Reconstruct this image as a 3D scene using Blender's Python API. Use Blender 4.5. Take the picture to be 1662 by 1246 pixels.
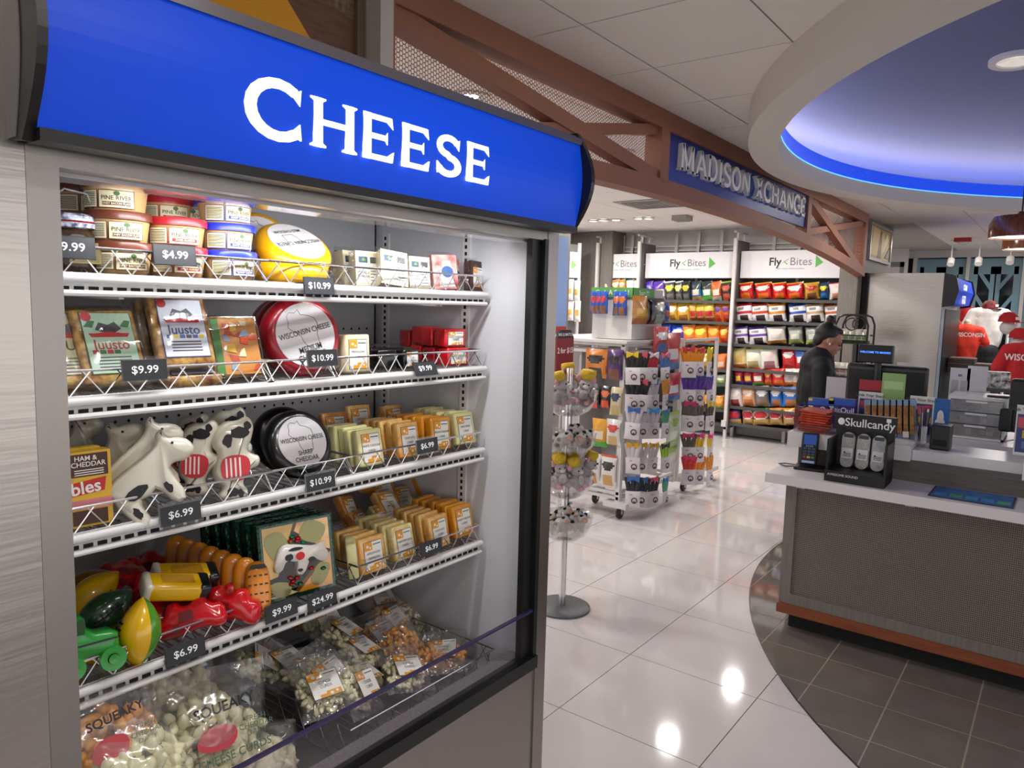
import bpy, bmesh, math, random
from mathutils import Vector, Matrix, Euler
sc = bpy.context.scene
for o in list(bpy.data.objects): bpy.data.objects.remove(o)
PI = math.pi
# ------------------------------------------------------------------ camera
YAW, PITCH, ROLL, FPX = 0.648912, -0.107568, 0.026772, 1191.76
CAM = Vector((0.0, 0.0, 1.645))
fw = Vector((math.cos(YAW)*math.cos(PITCH), math.sin(YAW)*math.cos(PITCH), math.sin(PITCH)))
r0 = Vector((math.sin(YAW), -math.cos(YAW), 0)); u0 = r0.cross(fw)
RT = math.cos(ROLL)*r0 + math.sin(ROLL)*u0
UP = -math.sin(ROLL)*r0 + math.cos(ROLL)*u0
cd = bpy.data.cameras.new('camera'); cam = bpy.data.objects.new('camera', cd)
sc.collection.objects.link(cam)
cd.sensor_width = 36; cd.lens = FPX/1662*36; cd.clip_start = 0.02; cd.clip_end = 200
M3 = Matrix((RT, UP, -fw)).transposed()
cam.matrix_world = Matrix.Translation(CAM) @ M3.to_4x4()
sc.camera = cam
# ------------------------------------------------------------------ world, exposure
w = bpy.data.worlds.new('concourse'); sc.world = w; w.use_nodes = True
bg = w.node_tree.nodes['Background']; bg.inputs[0].default_value = (1.0, 0.98, 0.97, 1); bg.inputs[1].default_value = 1.28
sc.view_settings.view_transform = 'Standard'; sc.view_settings.look = 'None'
sc.view_settings.gamma = 1; sc.view_settings.exposure = 0.28
sc.view_settings.use_curve_mapping = False
sc.cycles.max_bounces = 6; sc.cycles.transparent_max_bounces = 16; sc.cycles.adaptive_threshold = 0.02; sc.cycles.sample_clamp_indirect = 6.0
sc.cycles.caustics_reflective = False; sc.cycles.caustics_refractive = False
def area(name, loc, rot, sx, sy, power, col=(1,1,1), shape='RECTANGLE', spread=PI):
    l = bpy.data.lights.new(name, 'AREA'); l.shape = shape; l.size = sx; l.size_y = sy; l.energy = power; l.color = col; l.spread = spread
    o = bpy.data.objects.new(name, l); sc.collection.objects.link(o); o.location = loc; o.rotation_euler = rot
    return o
CEIL = 2.72
# recessed ceiling downlights of the main room and of the snack shop: (x, y, watts)
DOWN = [(0.9,-0.1,8),(0.0,-0.9,8),(2.4,0.0,4),(2.0,-1.6,4),(7.4,1.25,8),
        (3.0,2.6,12),(4.6,2.6,13),(3.2,4.4,20),(4.9,4.4,20),(6.6,2.9,15),(6.6,4.4,18),(8.1,2.8,20),(8.1,3.7,20),(8.1,4.6,20),(8.1,5.4,18),
        (10.6,0.6,22),(11.6,0.2,22),(12.2,1.4,20)]
for i,(x,y,p) in enumerate(DOWN):
    area('downlight_beam', (x,y,CEIL-0.03), (0,0,0), 0.16, 0.16, p, (1.0,0.95,0.90), 'DISK', math.radians(178))
# ------------------------------------------------------------------ pixel helpers (1662 x 1246 frame -> points on real planes)
def ray(px, py): return fw*FPX + RT*(px-831) - UP*(py-623)
def AY(px, py, Y): d = ray(px,py); return CAM + d*((Y-CAM.y)/d.y)
def AX(px, py, X): d = ray(px,py); return CAM + d*((X-CAM.x)/d.x)
def AZ(px, py, Z): d = ray(px,py); return CAM + d*((Z-CAM.z)/d.z)
# ------------------------------------------------------------------ materials
def lin(c):
    if isinstance(c, str):
        c = tuple(int(c[i:i+2],16)/255 for i in (0,2,4))
    return tuple(x/12.92 if x<=0.04045 else ((x+0.055)/1.055)**2.4 for x in c)+(1,)
MATS = {}
def mat(name, col='808080', rough=0.5, metal=0.0, emit=None, estr=1.0, coat=0.0, noise=None, nscale=20, bump=0.0, bscale=60, stretch=None, spec=0.5, sss=0):
    if name in MATS: return MATS[name]
    m = bpy.data.materials.new(name); m.use_nodes = True; nt = m.node_tree; b = nt.nodes['Principled BSDF']
    b.inputs['Base Color'].default_value = lin(col); b.inputs['Roughness'].default_value = rough; b.inputs['Metallic'].default_value = metal
    b.inputs['Coat Weight'].default_value = coat; b.inputs['Coat Roughness'].default_value = 0.08; b.inputs['Specular IOR Level'].default_value = spec
    if emit: b.inputs['Emission Color'].default_value = lin(emit); b.inputs['Emission Strength'].default_value = estr
    if noise or bump:
        tc = nt.nodes.new('ShaderNodeTexCoord'); mp = nt.nodes.new('ShaderNodeMapping'); nt.links.new(tc.outputs['Object'], mp.inputs[0])
        if stretch: mp.inputs['Scale'].default_value = stretch
    if noise:
        n = nt.nodes.new('ShaderNodeTexNoise'); n.inputs['Scale'].default_value = nscale; n.inputs['Detail'].default_value = 4; nt.links.new(mp.outputs[0], n.inputs['Vector'])
        r = nt.nodes.new('ShaderNodeValToRGB'); r.color_ramp.elements[0].position = 0.35; r.color_ramp.elements[1].position = 0.65
        r.color_ramp.elements[0].color = lin(col); r.color_ramp.elements[1].color = lin(noise)
        nt.links.new(n.outputs['Fac'], r.inputs[0]); nt.links.new(r.outputs[0], b.inputs['Base Color'])
    if bump:
        n2 = nt.nodes.new('ShaderNodeTexNoise'); n2.inputs['Scale'].default_value = bscale; nt.links.new(mp.outputs[0], n2.inputs['Vector'])
        bp = nt.nodes.new('ShaderNodeBump'); bp.inputs['Strength'].default_value = bump; bp.inputs['Distance'].default_value = 0.01
        nt.links.new(n2.outputs['Fac'], bp.inputs['Height']); nt.links.new(bp.outputs[0], b.inputs['Normal'])
    MATS[name] = m; return m
def film(name, tint='ffffff', gloss=0.12, rough=0.05, bump=0.0, bscale=40, edge=0.5, haze=0.0):
    """clear plastic or glass sheet: transparent body, fresnel gloss, optional crinkle and milky haze"""
    if name in MATS: return MATS[name]
    m = bpy.data.materials.new(name); m.use_nodes = True; nt = m.node_tree; nt.nodes.clear()
    out = nt.nodes.new('ShaderNodeOutputMaterial'); mx = nt.nodes.new('ShaderNodeMixShader'); tr = nt.nodes.new('ShaderNodeBsdfTransparent'); gl = nt.nodes.new('ShaderNodeBsdfGlossy')
    lw = nt.nodes.new('ShaderNodeLayerWeight'); lw.inputs['Blend'].default_value = 0.35
    mr = nt.nodes.new('ShaderNodeMapRange'); mr.inputs[3].default_value = gloss; mr.inputs[4].default_value = edge
    nt.links.new(lw.outputs['Facing'], mr.inputs[0]); nt.links.new(mr.outputs[0], mx.inputs[0])
    tr.inputs[0].default_value = lin(tint); gl.inputs['Roughness'].default_value = rough; gl.inputs['Color'].default_value = (0.9,0.9,0.9,1)
    src = tr.outputs[0]
    if haze:
        df = nt.nodes.new('ShaderNodeBsdfDiffuse'); df.inputs[0].default_value = (0.85,0.85,0.83,1); m2 = nt.nodes.new('ShaderNodeMixShader'); m2.inputs[0].default_value = haze
        nt.links.new(tr.outputs[0], m2.inputs[1]); nt.links.new(df.outputs[0], m2.inputs[2]); src = m2.outputs[0]
    nt.links.new(src, mx.inputs[1]); nt.links.new(gl.outputs[0], mx.inputs[2]); nt.links.new(mx.outputs[0], out.inputs[0])
    if bump:
        tc = nt.nodes.new('ShaderNodeTexCoord'); n2 = nt.nodes.new('ShaderNodeTexNoise'); n2.inputs['Scale'].default_value = bscale; n2.inputs['Detail'].default_value = 1; nt.links.new(tc.outputs['Object'], n2.inputs['Vector'])
        bp = nt.nodes.new('ShaderNodeBump'); bp.inputs['Strength'].default_value = bump; bp.inputs['Distance'].default_value = 0.01
        nt.links.new(n2.outputs['Fac'], bp.inputs['Height']); nt.links.new(bp.outputs[0], gl.inputs['Normal'])
    MATS[name] = m; return m
def col(c, rough=0.5, coat=0.0, metal=0.0):
    """plain painted / printed colour by hex"""
    return mat(f'paint {c} {rough} {coat} {metal}', c, rough, metal, coat=coat)
# ------------------------------------------------------------------ mesh builder
TXT = {}
def text_geo(s, size=1.0, bold=0.0, sp=1.0):
    k = (s, bold, sp)
    if k not in TXT:
        c = bpy.data.curves.new('t', 'FONT'); c.body = s; c.size = 1; c.align_x = 'CENTER'; c.align_y = 'CENTER'; c.resolution_u = 3; c.offset = bold; c.fill_mode = 'FRONT'; c.space_character = sp
        o = bpy.data.objects.new('t', c); me = bpy.data.meshes.new_from_object(o)
        TXT[k] = ([v.co.copy() for v in me.vertices], [tuple(p.vertices) for p in me.polygons])
        bpy.data.objects.remove(o); bpy.data.curves.remove(c); bpy.data.meshes.remove(me)
    vs, fs = TXT[k]
    return [v*size for v in vs], fs
ID = Matrix.Identity(4)
def T(x=0,y=0,z=0): return Matrix.Translation((x,y,z))
def R(a, ax): return Matrix.Rotation(a, 4, ax)
def S(x,y,z): return Matrix.Diagonal((x,y,z,1))
class MB:
    def __init__(s): s.v=[]; s.f=[]; s.m=[]
    def add(s, vs, fs, mi=0, M=None):
        b = len(s.v)
        s.v += [tuple(M@Vector(v)) for v in vs] if M is not None else [tuple(v) for v in vs]
        s.f += [tuple(i+b for i in f) for f in fs]
        s.m += mi if isinstance(mi, list) else [mi]*len(fs)
        return s
    def box(s, x0,x1,y0,y1,z0,z1, mi=0, M=None):
        vs=[(x0,y0,z0),(x1,y0,z0),(x1,y1,z0),(x0,y1,z0),(x0,y0,z1),(x1,y0,z1),(x1,y1,z1),(x0,y1,z1)]
        return s.add(vs,[(0,3,2,1),(4,5,6,7),(0,1,5,4),(1,2,6,5),(2,3,7,6),(3,0,4,7)],mi,M)
    def cb(s, c, d, mi=0, M=None): return s.box(c[0]-d[0]/2,c[0]+d[0]/2,c[1]-d[1]/2,c[1]+d[1]/2,c[2]-d[2]/2,c[2]+d[2]/2,mi,M)
    def rbox(s, sx,sy,sz, r, mi=0, M=None, seg=2):
        bm = bmesh.new(); bmesh.ops.create_cube(bm, size=1, matrix=S(sx,sy,sz))
        bmesh.ops.bevel(bm, geom=bm.edges[:], offset=r, segments=seg, affect='EDGES', profile=0.5)
        bm.verts.index_update(); vs=[v.co.copy() for v in bm.verts]; fs=[tuple(v.index for v in f.verts) for f in bm.faces]; bm.free()
        return s.add(vs,fs,mi,M)
    def prism(s, poly, z0, z1, mi=0, M=None, side=None):
        n=len(poly); a=sum(poly[i][0]*poly[(i+1)%n][1]-poly[(i+1)%n][0]*poly[i][1] for i in range(n))
        if a<0: poly=poly[::-1]
        vs=[(x,y,z0) for x,y in poly]+[(x,y,z1) for x,y in poly]
        s.add(vs,[tuple(range(n-1,-1,-1)),tuple(range(n,2*n))]+[(i,(i+1)%n,(i+1)%n+n,i+n) for i in range(n)], [mi,mi]+[mi if side is None else side]*n, M); return s
    def poly(s, pts, mi=0, M=None): return s.add(pts,[tuple(range(len(pts)))],mi,M)
    def lathe(s, prof, seg=24, mi=0, M=None, cap=True):
        vs=[]; fs=[]; n=len(prof); ms=[]
        for i in range(seg):
            a=2*PI*i/seg
            for r,z in prof: vs.append((r*math.cos(a), r*math.sin(a), z))
        for i in range(seg):
            j=(i+1)%seg
            for k in range(n-1):
                fs.append((i*n+k, j*n+k, j*n+k+1, i*n+k+1)); ms.append(mi[k] if isinstance(mi, list) else mi)
        if cap:
            if prof[0][0]>1e-6: fs.append(tuple(i*n for i in range(seg-1,-1,-1))); ms.append(ms[0])
            if prof[-1][0]>1e-6: fs.append(tuple(i*n+n-1 for i in range(seg))); ms.append(ms[n-2])
        return s.add(vs,fs,ms,M)
    def cyl(s, p0, p1, r, seg=10, mi=0, r2=None):
        p0=Vector(p0); p1=Vector(p1); d=p1-p0; L=d.length
        Mq=T(*p0)@d.to_track_quat('Z','Y').to_matrix().to_4x4()
        return s.lathe([(r,0),(r if r2 is None else r2,L)],seg,mi,Mq)
    def tube(s, pts, r, seg=5, mi=0, closed=False):
        pts=[Vector(p) for p in pts]; n=len(pts); vs=[]; fs=[]; prev=None
        for i,p in enumerate(pts):
            a=pts[(i-1)%n] if (i>0 or closed) else p; b=pts[(i+1)%n] if (i<n-1 or closed) else p
            d=(b-a).normalized() if (b-a).length>1e-9 else Vector((0,0,1))
            if prev is None: u=d.orthogonal().normalized()
            else:
                u=(prev-d*prev.dot(d)); u=u.normalized() if u.length>1e-6 else d.orthogonal().normalized()
            prev=u; q=d.cross(u)
            for k in range(seg):
                t=2*PI*k/seg; vs.append(p+(u*math.cos(t)+q*math.sin(t))*r)
        for i in range(n if closed else n-1):
            j=(i+1)%n
            for k in range(seg): fs.append((i*seg+k, i*seg+(k+1)%seg, j*seg+(k+1)%seg, j*seg+k))
        if not closed: fs.append(tuple(range(seg-1,-1,-1))); fs.append(tuple((n-1)*seg+k for k in range(seg)))
        return s.add(vs,fs,mi)
    def ball(s, c, r, mi=0, M=None, seg=10, rings=6):
        r = r if isinstance(r,(tuple,list)) else (r,r,r)
        prof=[(math.sin(PI*k/rings), -math.cos(PI*k/rings)) for k in range(rings+1)]; prof[0]=(0,-1); prof[-1]=(0,1)
        A=T(*c)@S(*r); return s.lathe(prof,seg,mi,(M@A) if M is not None else A,cap=False)
    def text(s, t, size, M, mi=0, bold=0.0, sp=1.0, sx=1.0):
        vs,fs=text_geo(t,size,bold,sp); return s.add(vs,fs,mi,M@S(sx,1,1))
    def pillow(s, w, h, d, nu=8, nv=10, fm=None, M=None, seed=0, crimp=0.07, rnd=0.0):
        """snack-bag shape in the local XZ plane, front at -Y; fm(u,v,front)->material index"""
        rg=random.Random(seed); vs=[]; fs=[]; ms=[]
        ph=[rg.uniform(0,6.28) for _ in range(6)]
        def pt(i,j,sg):
            u=i/nu; v=j/nv; vv=min(max((v-crimp)/(1-2*crimp),0),1)
            t=(math.sin(PI*u)**0.55)*(math.sin(PI*vv)**0.5) if 0<vv<1 and 0<u<1 else 0
            wob=1+rnd*math.sin(5*u+ph[0])*math.sin(6*v+ph[1])
            x=(u-0.5)*w*(1-0.05*math.sin(PI*vv)); z=v*h
            return (x+rnd*0.02*math.sin(9*v+ph[2])*w, sg*t*d/2*wob, z)
        idx={}
        for sg in (-1,1):
            for j in range(nv+1):
                for i in range(nu+1):
                    if sg==1 and (i in (0,nu) or j in (0,nv)): idx[(sg,i,j)]=idx[(-1,i,j)]; continue
                    idx[(sg,i,j)]=len(vs); vs.append(pt(i,j,sg))
        for sg in (-1,1):
            for j in range(nv):
                for i in range(nu):
                    q=[idx[(sg,i,j)],idx[(sg,i+1,j)],idx[(sg,i+1,j+1)],idx[(sg,i,j+1)]]
                    fs.append(tuple(q if sg==-1 else q[::-1])); ms.append(fm((i+.5)/nu,(j+.5)/nv,sg==-1) if fm else 0)
        return s.add(vs,fs,ms,M)
    def mesh(s, name, mats):
        me=bpy.data.meshes.new(name); me.from_pydata(s.v,[],s.f)
        for m in mats if isinstance(mats,(list,tuple)) else [mats]: me.materials.append(m)
        if any(s.m): me.polygons.foreach_set('material_index', s.m)
        return me
    def build(s, name, mats, parent=None, smooth=False, loc=None, rot=None):
        me=s.mesh(name,mats)
        if smooth: shade(me, smooth if isinstance(smooth,float) else 0.7)
        return link(name, me, parent, loc, rot)
def shade(me, ang=0.7):
    me.polygons.foreach_set('use_smooth',[True]*len(me.polygons)); me.update()
    bm=bmesh.new(); bm.from_mesh(me)
    for e in bm.edges:
        if len(e.link_faces)==2 and e.calc_face_angle(0)>ang: e.smooth=False
        elif len(e.link_faces)!=2: e.smooth=False
    bm.to_mesh(me); bm.free()
def link(name, data, parent=None, loc=None, rot=None):
    o=bpy.data.objects.new(name,data); sc.collection.objects.link(o)
    if parent: o.parent=parent
    if loc is not None: o.location=loc
    if rot is not None: o.rotation_euler=rot
    return o
def tag(o, label, cat, group=None, kind=None):
    if label: o['label']=label
    if cat: o['category']=cat
    if group: o['group']=group
    if kind: o['kind']=kind
    return o
def thing(name, label, cat, loc=(0,0,0), rot=(0,0,0), group=None):
    return tag(link(name,None,None,loc,rot),label,cat,group)
def struct(o): o['kind']='structure'; return o
def dup(root, loc=None, rot=None, label=None):
    r=root.copy(); sc.collection.objects.link(r)
    if loc is not None: r.location=loc
    if rot is not None: r.rotation_euler=rot
    if label: r['label']=label
    for ch in list(root.children):
        c=ch.copy(); sc.collection.objects.link(c); c.parent=r
        for g in ch.children:
            d=g.copy(); sc.collection.objects.link(d); d.parent=c
    return r
FX90=R(PI/2,'X')            # text and flat art facing -Y
FXW=R(-PI/2,'Z')@FX90       # text and flat art facing -X
ORD=['first','second','third','fourth','fifth','sixth','seventh','eighth','ninth','tenth','eleventh','twelfth']
# ================================================================== THE SETTING
rnd = random.Random(7)
M_white_tile = mat('polished white floor tile','dad4d4',0.075,noise='d6d0d0',nscale=3)
M_dark_tile = mat('polished dark floor tile','6e6762',0.045,noise='756e69',nscale=6)
M_grout = mat('grey grout','6f6864',0.9); M_grout_d = mat('dark grout','a49a88',0.9)
M_ceil = mat('ceiling tile','f0ebe6',0.9,bump=0.25,bscale=300); M_grid = mat('ceiling grid','bdb7b1',0.8)
M_plaster = mat('soffit plaster','d8d2cc',0.8); M_wall = mat('pale grey wall','c2bfbe',0.7)
M_copper = mat('brown painted steel','96634e',0.55,noise='8c5b47',nscale=2); M_mesh = mat('expanded metal mesh','9a6452',0.5)
M_steel = mat('brushed stainless steel','a09a94',0.34,1.0,bump=0.06,bscale=30,stretch=(4,4,60))
M_steel_h = mat('horizontally brushed stainless steel','b4aea8',0.27,1.0,bump=0.05,bscale=9,stretch=(0.6,0.6,9))
M_chrome = mat('chrome wire','e4e4e4',0.22,1.0); M_black = mat('black plastic','101010',0.4); M_blackm = mat('matt black','0b0b0b',0.8)
M_greywood = mat('grey wood laminate','6d6862',0.55,noise='7a746e',nscale=7,stretch=(12,12,0.8)); M_greywood_h = mat('grey wood laminate, level grain','57524d',0.55,noise='66605b',nscale=7,stretch=(12,0.8,14))
M_whitep = mat('white powder coat','dedcda',0.35); M_whitelam = mat('white laminate','d8d4d6',0.3)
# ---- floor
GX, GY, TS = 2.423, 0.9386, 0.6096
RC = Vector((5.17,-1.69)); RIN = 3.22
fl = struct(MB().box(-9,17,-9,7,-0.12,-0.004).build('floor', M_grout))
tile = MB().box(-TS/2+0.002,TS/2-0.002,-TS/2+0.002,TS/2-0.002,-0.004,0).mesh('floor_tile',M_white_tile)
for i in range(-4,20):
    for j in range(-7,10):
        x=GX+(i+.5)*TS; y=GY+(j+.5)*TS; d=(Vector((x,y))-RC).length
        if d<RIN-0.46: continue
        if x<0.7 or (x<1.7 and y>1.6): continue
        if x<9.7 and y<-1.0: continue
        if x>9.7 and (y<-0.4 or y>2.4): continue
        if y>1.9 and x<2.3+0.2*(y-1.9): continue
        link('floor_tile',tile,fl,(x,y,0))
MB().box(-9,0.594,-9,7,-.004,-.0005).box(.594,1.81,1.548,7,-.004,-.0005).box(1.81,3.0,2.77,7,-.004,-.0005).box(.594,9.74,-9,-1.5,-.004,-.0005).build('floor_field',M_white_tile,fl)
disc = MB().lathe([(RIN,-0.004),(RIN,0.002)],128,0,T(RC.x,RC.y,0)).build('dark_floor_inlay', M_grout_d, fl)
MB().lathe([(RIN,0),(RIN+0.006,0),(RIN+0.006,0.0035),(RIN,0.0035),(RIN,0)],128,0,T(RC.x,RC.y,0),cap=False).build('edge_trim', mat('dark metal trim','4a4648',0.4,0.6), fl)
def clip_circle(poly, c, r, n=160):
    for k in range(n):
        a=2*PI*(k+.5)/n; nx,ny=math.cos(a),math.sin(a); o=[]
        for q in range(len(poly)):
            A=poly[q]; B=poly[(q+1)%len(poly)]
            da=(A[0]-c.x)*nx+(A[1]-c.y)*ny-r; db=(B[0]-c.x)*nx+(B[1]-c.y)*ny-r
            if da<=0: o.append(A)
            if (da<0)!=(db<0) and abs(da-db)>1e-12:
                t=da/(da-db); o.append((A[0]+t*(B[0]-A[0]),A[1]+t*(B[1]-A[1])))
        poly=o
        if len(poly)<3: return []
    return poly
ds=0.3048; dt_mesh=MB().box(-ds/2+.0035,ds/2-.0035,-ds/2+.0035,ds/2-.0035,0.002,0.0032).mesh('dark_floor_tile',M_dark_tile)
for i in range(-5,8):
    for j in range(-5,6):
        x=3.30+(i+.5)*ds; y=0.49+(j+.5)*ds
        if y<-0.9 or x>5.6: continue
        d=(Vector((x,y))-RC).length
        if d>RIN+0.3: continue
        if d<RIN-0.25: link('dark_floor_tile',dt_mesh,disc,(x,y,0)); continue
        p=clip_circle([(x-ds/2+.0035,y-ds/2+.0035),(x+ds/2-.0035,y-ds/2+.0035),(x+ds/2-.0035,y+ds/2-.0035),(x-ds/2+.0035,y+ds/2-.0035)],RC,RIN-0.001)
        if len(p)>2: MB().prism(p,0.002,0.0032).build('dark_floor_tile',M_dark_tile,disc)
# ---- ceiling
ce = struct(MB().box(-9,9.7,2.0,7,CEIL+.004,CEIL+.1).box(-9,1.65,-9,2.0,CEIL+.004,CEIL+.1).box(1.65,8.69,1.83,2.0,CEIL+.004,CEIL+.1).box(8.69,17,-6,7,CEIL+.004,CEIL+.1).build('ceiling', M_grid))
pp=[(RC.x+3.25*math.cos(a*2*PI/96),RC.y+3.25*math.sin(a*2*PI/96)) for a in range(96)]
# grid field around the round opening
mb=MB()
def ringfield(mb,z):
    n=96; sq=[]
    for k in range(n):
        a=2*PI*k/n; c,s=math.cos(a),math.sin(a); t=min(3.525/abs(c) if abs(c)>1e-6 else 9e9, 3.525/abs(s) if abs(s)>1e-6 else 9e9)
        sq.append((RC.x+c*t,RC.y+s*t,z))
    inn=[(x,y,z) for x,y in pp]
    mb.add(sq+inn,[(k,(k+1)%n,n+(k+1)%n,n+k) for k in range(n)])
ringfield(mb,CEIL+.006); mb.build('ceiling_grid',M_grid,ce)
CX, CY = 2.495, 1.60
ctile = MB().box(-TS/2+0.004,TS/2-0.004,-TS/2+0.004,TS/2-0.004,CEIL,CEIL+.004).mesh('ceiling_tile',M_ceil)
for i in range(-5,19):
    for j in range(-7,8):
        x=CX+(i+.5)*TS; y=CY+(j+.5)*TS; dc=Vector((x,y))-RC; d=dc.length
        if y>1.6 and x>9.75: continue
        if x<9 and y<-1.6: continue
        if x>9 and (y<-1.6): continue
        if x<0.7 and y>1.5: continue
        if y>5.7 or (y>2 and x<1.4): continue
        if d<RIN+0.45:
            # (cut tiles)
            # tiles cut round by the soffit: keep the part outside with a fan of points
            q=[]
            cs=[(x-TS/2+.004,y-TS/2+.004),(x+TS/2-.004,y-TS/2+.004),(x+TS/2-.004,y+TS/2-.004),(x-TS/2+.004,y+TS/2-.004)]
            if all((Vector(c)-RC).length<RIN for c in cs): continue
            link('ceiling_tile',ctile,ce,(x,y,0)) if all((Vector(c)-RC).length>RIN for c in cs) else None
            if any((Vector(c)-RC).length<=RIN for c in cs):
                n=10; mbc=MB()
                for a in range(n):
                    for b in range(n):
                        xs=[cs[0][0]+(cs[1][0]-cs[0][0])*(a+e)/n for e in (0,1)]; ys=[cs[0][1]+(cs[2][1]-cs[0][1])*(b+e)/n for e in (0,1)]
                        if min((Vector((u,v))-RC).length for u in xs for v in ys)>RIN: mbc.box(xs[0],xs[1],ys[0],ys[1],CEIL,CEIL+.004)
                if mbc.v: mbc.build('ceiling_tile',M_ceil,ce)
            continue
        link('ceiling_tile',ctile,ce,(x,y,0))
# ---- round soffit with light cove and blue dome
Z0=2.55
so = struct(MB().lathe([(RIN+.16,CEIL+.02),(RIN+.16,Z0),(RIN,Z0),(RIN,Z0+.10),(RIN+.012,Z0+.10),(RIN+.012,CEIL+.02)],160,0,T(RC.x,RC.y,0),cap=False).build('trim_1',M_plaster,smooth=True))
so['label']='round plaster ceiling soffit with blue lit cove'
MB().lathe([(RIN+.004,Z0+.10),(RIN+.004,Z0+.20)],160,0,T(RC.x,RC.y,0),cap=False).build('cove_band',mat('blue emissive cove band','1030c0',0.3,emit='0a4be8',estr=0.6),so,smooth=True)  # blue band round the cove, emission set on its own surface
MB().lathe([(RIN,Z0+.100),(RIN,Z0+.106),(RIN-.003,Z0+.106),(RIN-.003,Z0+.100),(RIN,Z0+.1)],160,0,T(RC.x,RC.y,0),cap=False).build('cove_glow_line',mat('cyan light line','3a8cff',0.3,emit='4aa6ff',estr=1.6),so)
M_dome=mat('blue dome paint','303e6a',0.5)
dp=[(RIN+.26,Z0+.19)]+[( (RIN+.26)*math.cos(t*PI/2/14), Z0+.21+0.50*math.sin(t*PI/2/14)) for t in range(14)]+[(0,Z0+.71)]
MB().lathe([(RIN+.012,Z0+.19)]+dp,160,0,T(RC.x,RC.y,0),cap=False).build('dome',M_dome,so,smooth=True)
MB().lathe([(RIN+.10,Z0+.195),(RIN+.14,Z0+.195),(RIN+.14,Z0+.21),(RIN+.10,Z0+.21),(RIN+.10,Z0+.195)],160,0,T(RC.x,RC.y,0),cap=False).build('light_strip',mat('cove light strip','ffffff',0.5,emit='e8e0ff',estr=24.0),so)
# ---- downlight fittings
M_lens=mat('lit downlight lens','ffffff',0.4,emit='fff4e6',estr=5.0); M_trimring=mat('downlight trim','d8d4d0',0.4)
ringme=MB().lathe([(0.085,CEIL-.001),(0.105,CEIL-.004),(0.105,CEIL-.010),(0.082,CEIL-.008),(0.085,CEIL-.001)],24,0,cap=False).mesh('trim_ring',M_trimring)
lensme=MB().lathe([(0,CEIL-.006),(0.048,CEIL-.006),(0.084,CEIL-.004)],24,[0,1],cap=False).mesh('lens',[M_lens,M_trimring])
for k,(x,y,p) in enumerate(DOWN):
    where='in the main room' if y<1.9 and x<9 else 'in the snack shop' if y>=1.9 else 'near the clothing displays'
    nn=sorted(q[0]**2+q[1]**2 for q in DOWN if (q[1]<1.9 and q[0]<9)==(y<1.9 and x<9) and (q[1]>=1.9)==(y>=1.9)).index(x*x+y*y)
    o=thing('downlight',f'round recessed ceiling downlight {where}, {ORD[nn]} nearest the viewer','downlight',(x,y,0),group='ceiling downlights '+where)
    link('trim_ring',ringme,o); link('lens',lensme,o)
# downlight sunk in the dome, bright ring at the picture edge
p=AZ(1650,92,3.0); o=thing('dome_downlight','recessed downlight in the blue dome','downlight',(p.x,p.y,p.z),(0.0,0.06,0))
MB().lathe([(0.085,0),(0.125,-.01),(0.125,-.03),(0.09,-.03),(0.085,0)],28,0,cap=False).build('trim_ring',M_trimring,o,smooth=True); MB().lathe([(0,-.004),(0.088,-.022)],28,0,cap=False).build('reflector',mat('silver reflector','d8d8d8',0.25,0.8,emit='fff6ea',estr=0.35),o)
# ---- walls
struct(MB().box(9.62,9.75,1.95,6.3,0,CEIL).build('wall_back',M_wall)); struct(MB().box(2.0,9.62,6.2,6.3,0,CEIL).build('wall_left',M_wall))
struct(MB().box(-1.5,1.66,1.90,2.0,0,CEIL).build('wall_front',M_wall)); struct(MB().box(14.6,14.7,-3,4,0,CEIL).build('wall_far',mat('painted night beyond the doors','0c1418',0.3)))  # far wall coloured dark to stand for the night behind the doors
struct(MB().box(13.4,13.5,2.22,3.6,0,CEIL).build('wall_side',M_wall))
struct(MB().box(9.22,9.60,5.28,6.18,0,CEIL).build('wall_pier',M_greywood))
# pier at the end of the truss, with a framed poster
pi_ = struct(MB().box(8.77,10.46,1.92,2.12,0,CEIL).build('wall_end',M_greywood))
MB().box(8.765,8.785,1.905,1.925,0,CEIL).build('corner_bead',mat('dark bronze bead','2e2824',0.5),pi_)
def framed(name,label,x0,x1,z0,z1,y,paint,frame):
    o=thing(name,label,'poster',((x0+x1)/2,y,z0)); W=(x1-x0)/2; H=z1-z0
    f=MB(); t=0.03
    f.box(-W,W,-.03,0,0,t).box(-W,W,-.03,0,H-t,H).box(-W,-W+t,-.03,0,t,H-t).box(W-t,W,-.03,0,t,H-t).build('frame',frame,o)
    paint(o,W-t,H,t); return o
def bread(o,W,H,t):
    mb=MB(); M=FX90
    mb.box(-W,W,-.012,-.004,t,H-t)
    for k,(pl,mi) in enumerate([([(-.9,.1),(-.2,.1),(-.05,.95),(-.7,.98)],1),([(-.25,.05),(.15,.05),(.12,.9),(-.05,.95)],2),([(.1,.1),(.5,.5),(.3,.95),(.1,.85)],1),([(.25,.2),(.8,.75),(.6,.95),(.35,.6)],3),([(.5,.1),(.95,.1),(.95,.5)],4)]):
        mb.prism([(x*W,t+z*(H-2*t)) for x,z in pl],.012,.014+.001*k,mi,M)
    mb.build('picture',[col('b59a6a'),col('d8b878'),col('7c4f35'),col('e2cf9a'),col('6e6a62')],o)
framed('food_poster','framed poster of bread and wraps on the grey pier',9.08,10.26,2.26,2.68,1.918,bread,mat('silver frame','b8b4b0',0.35,0.8))
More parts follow.
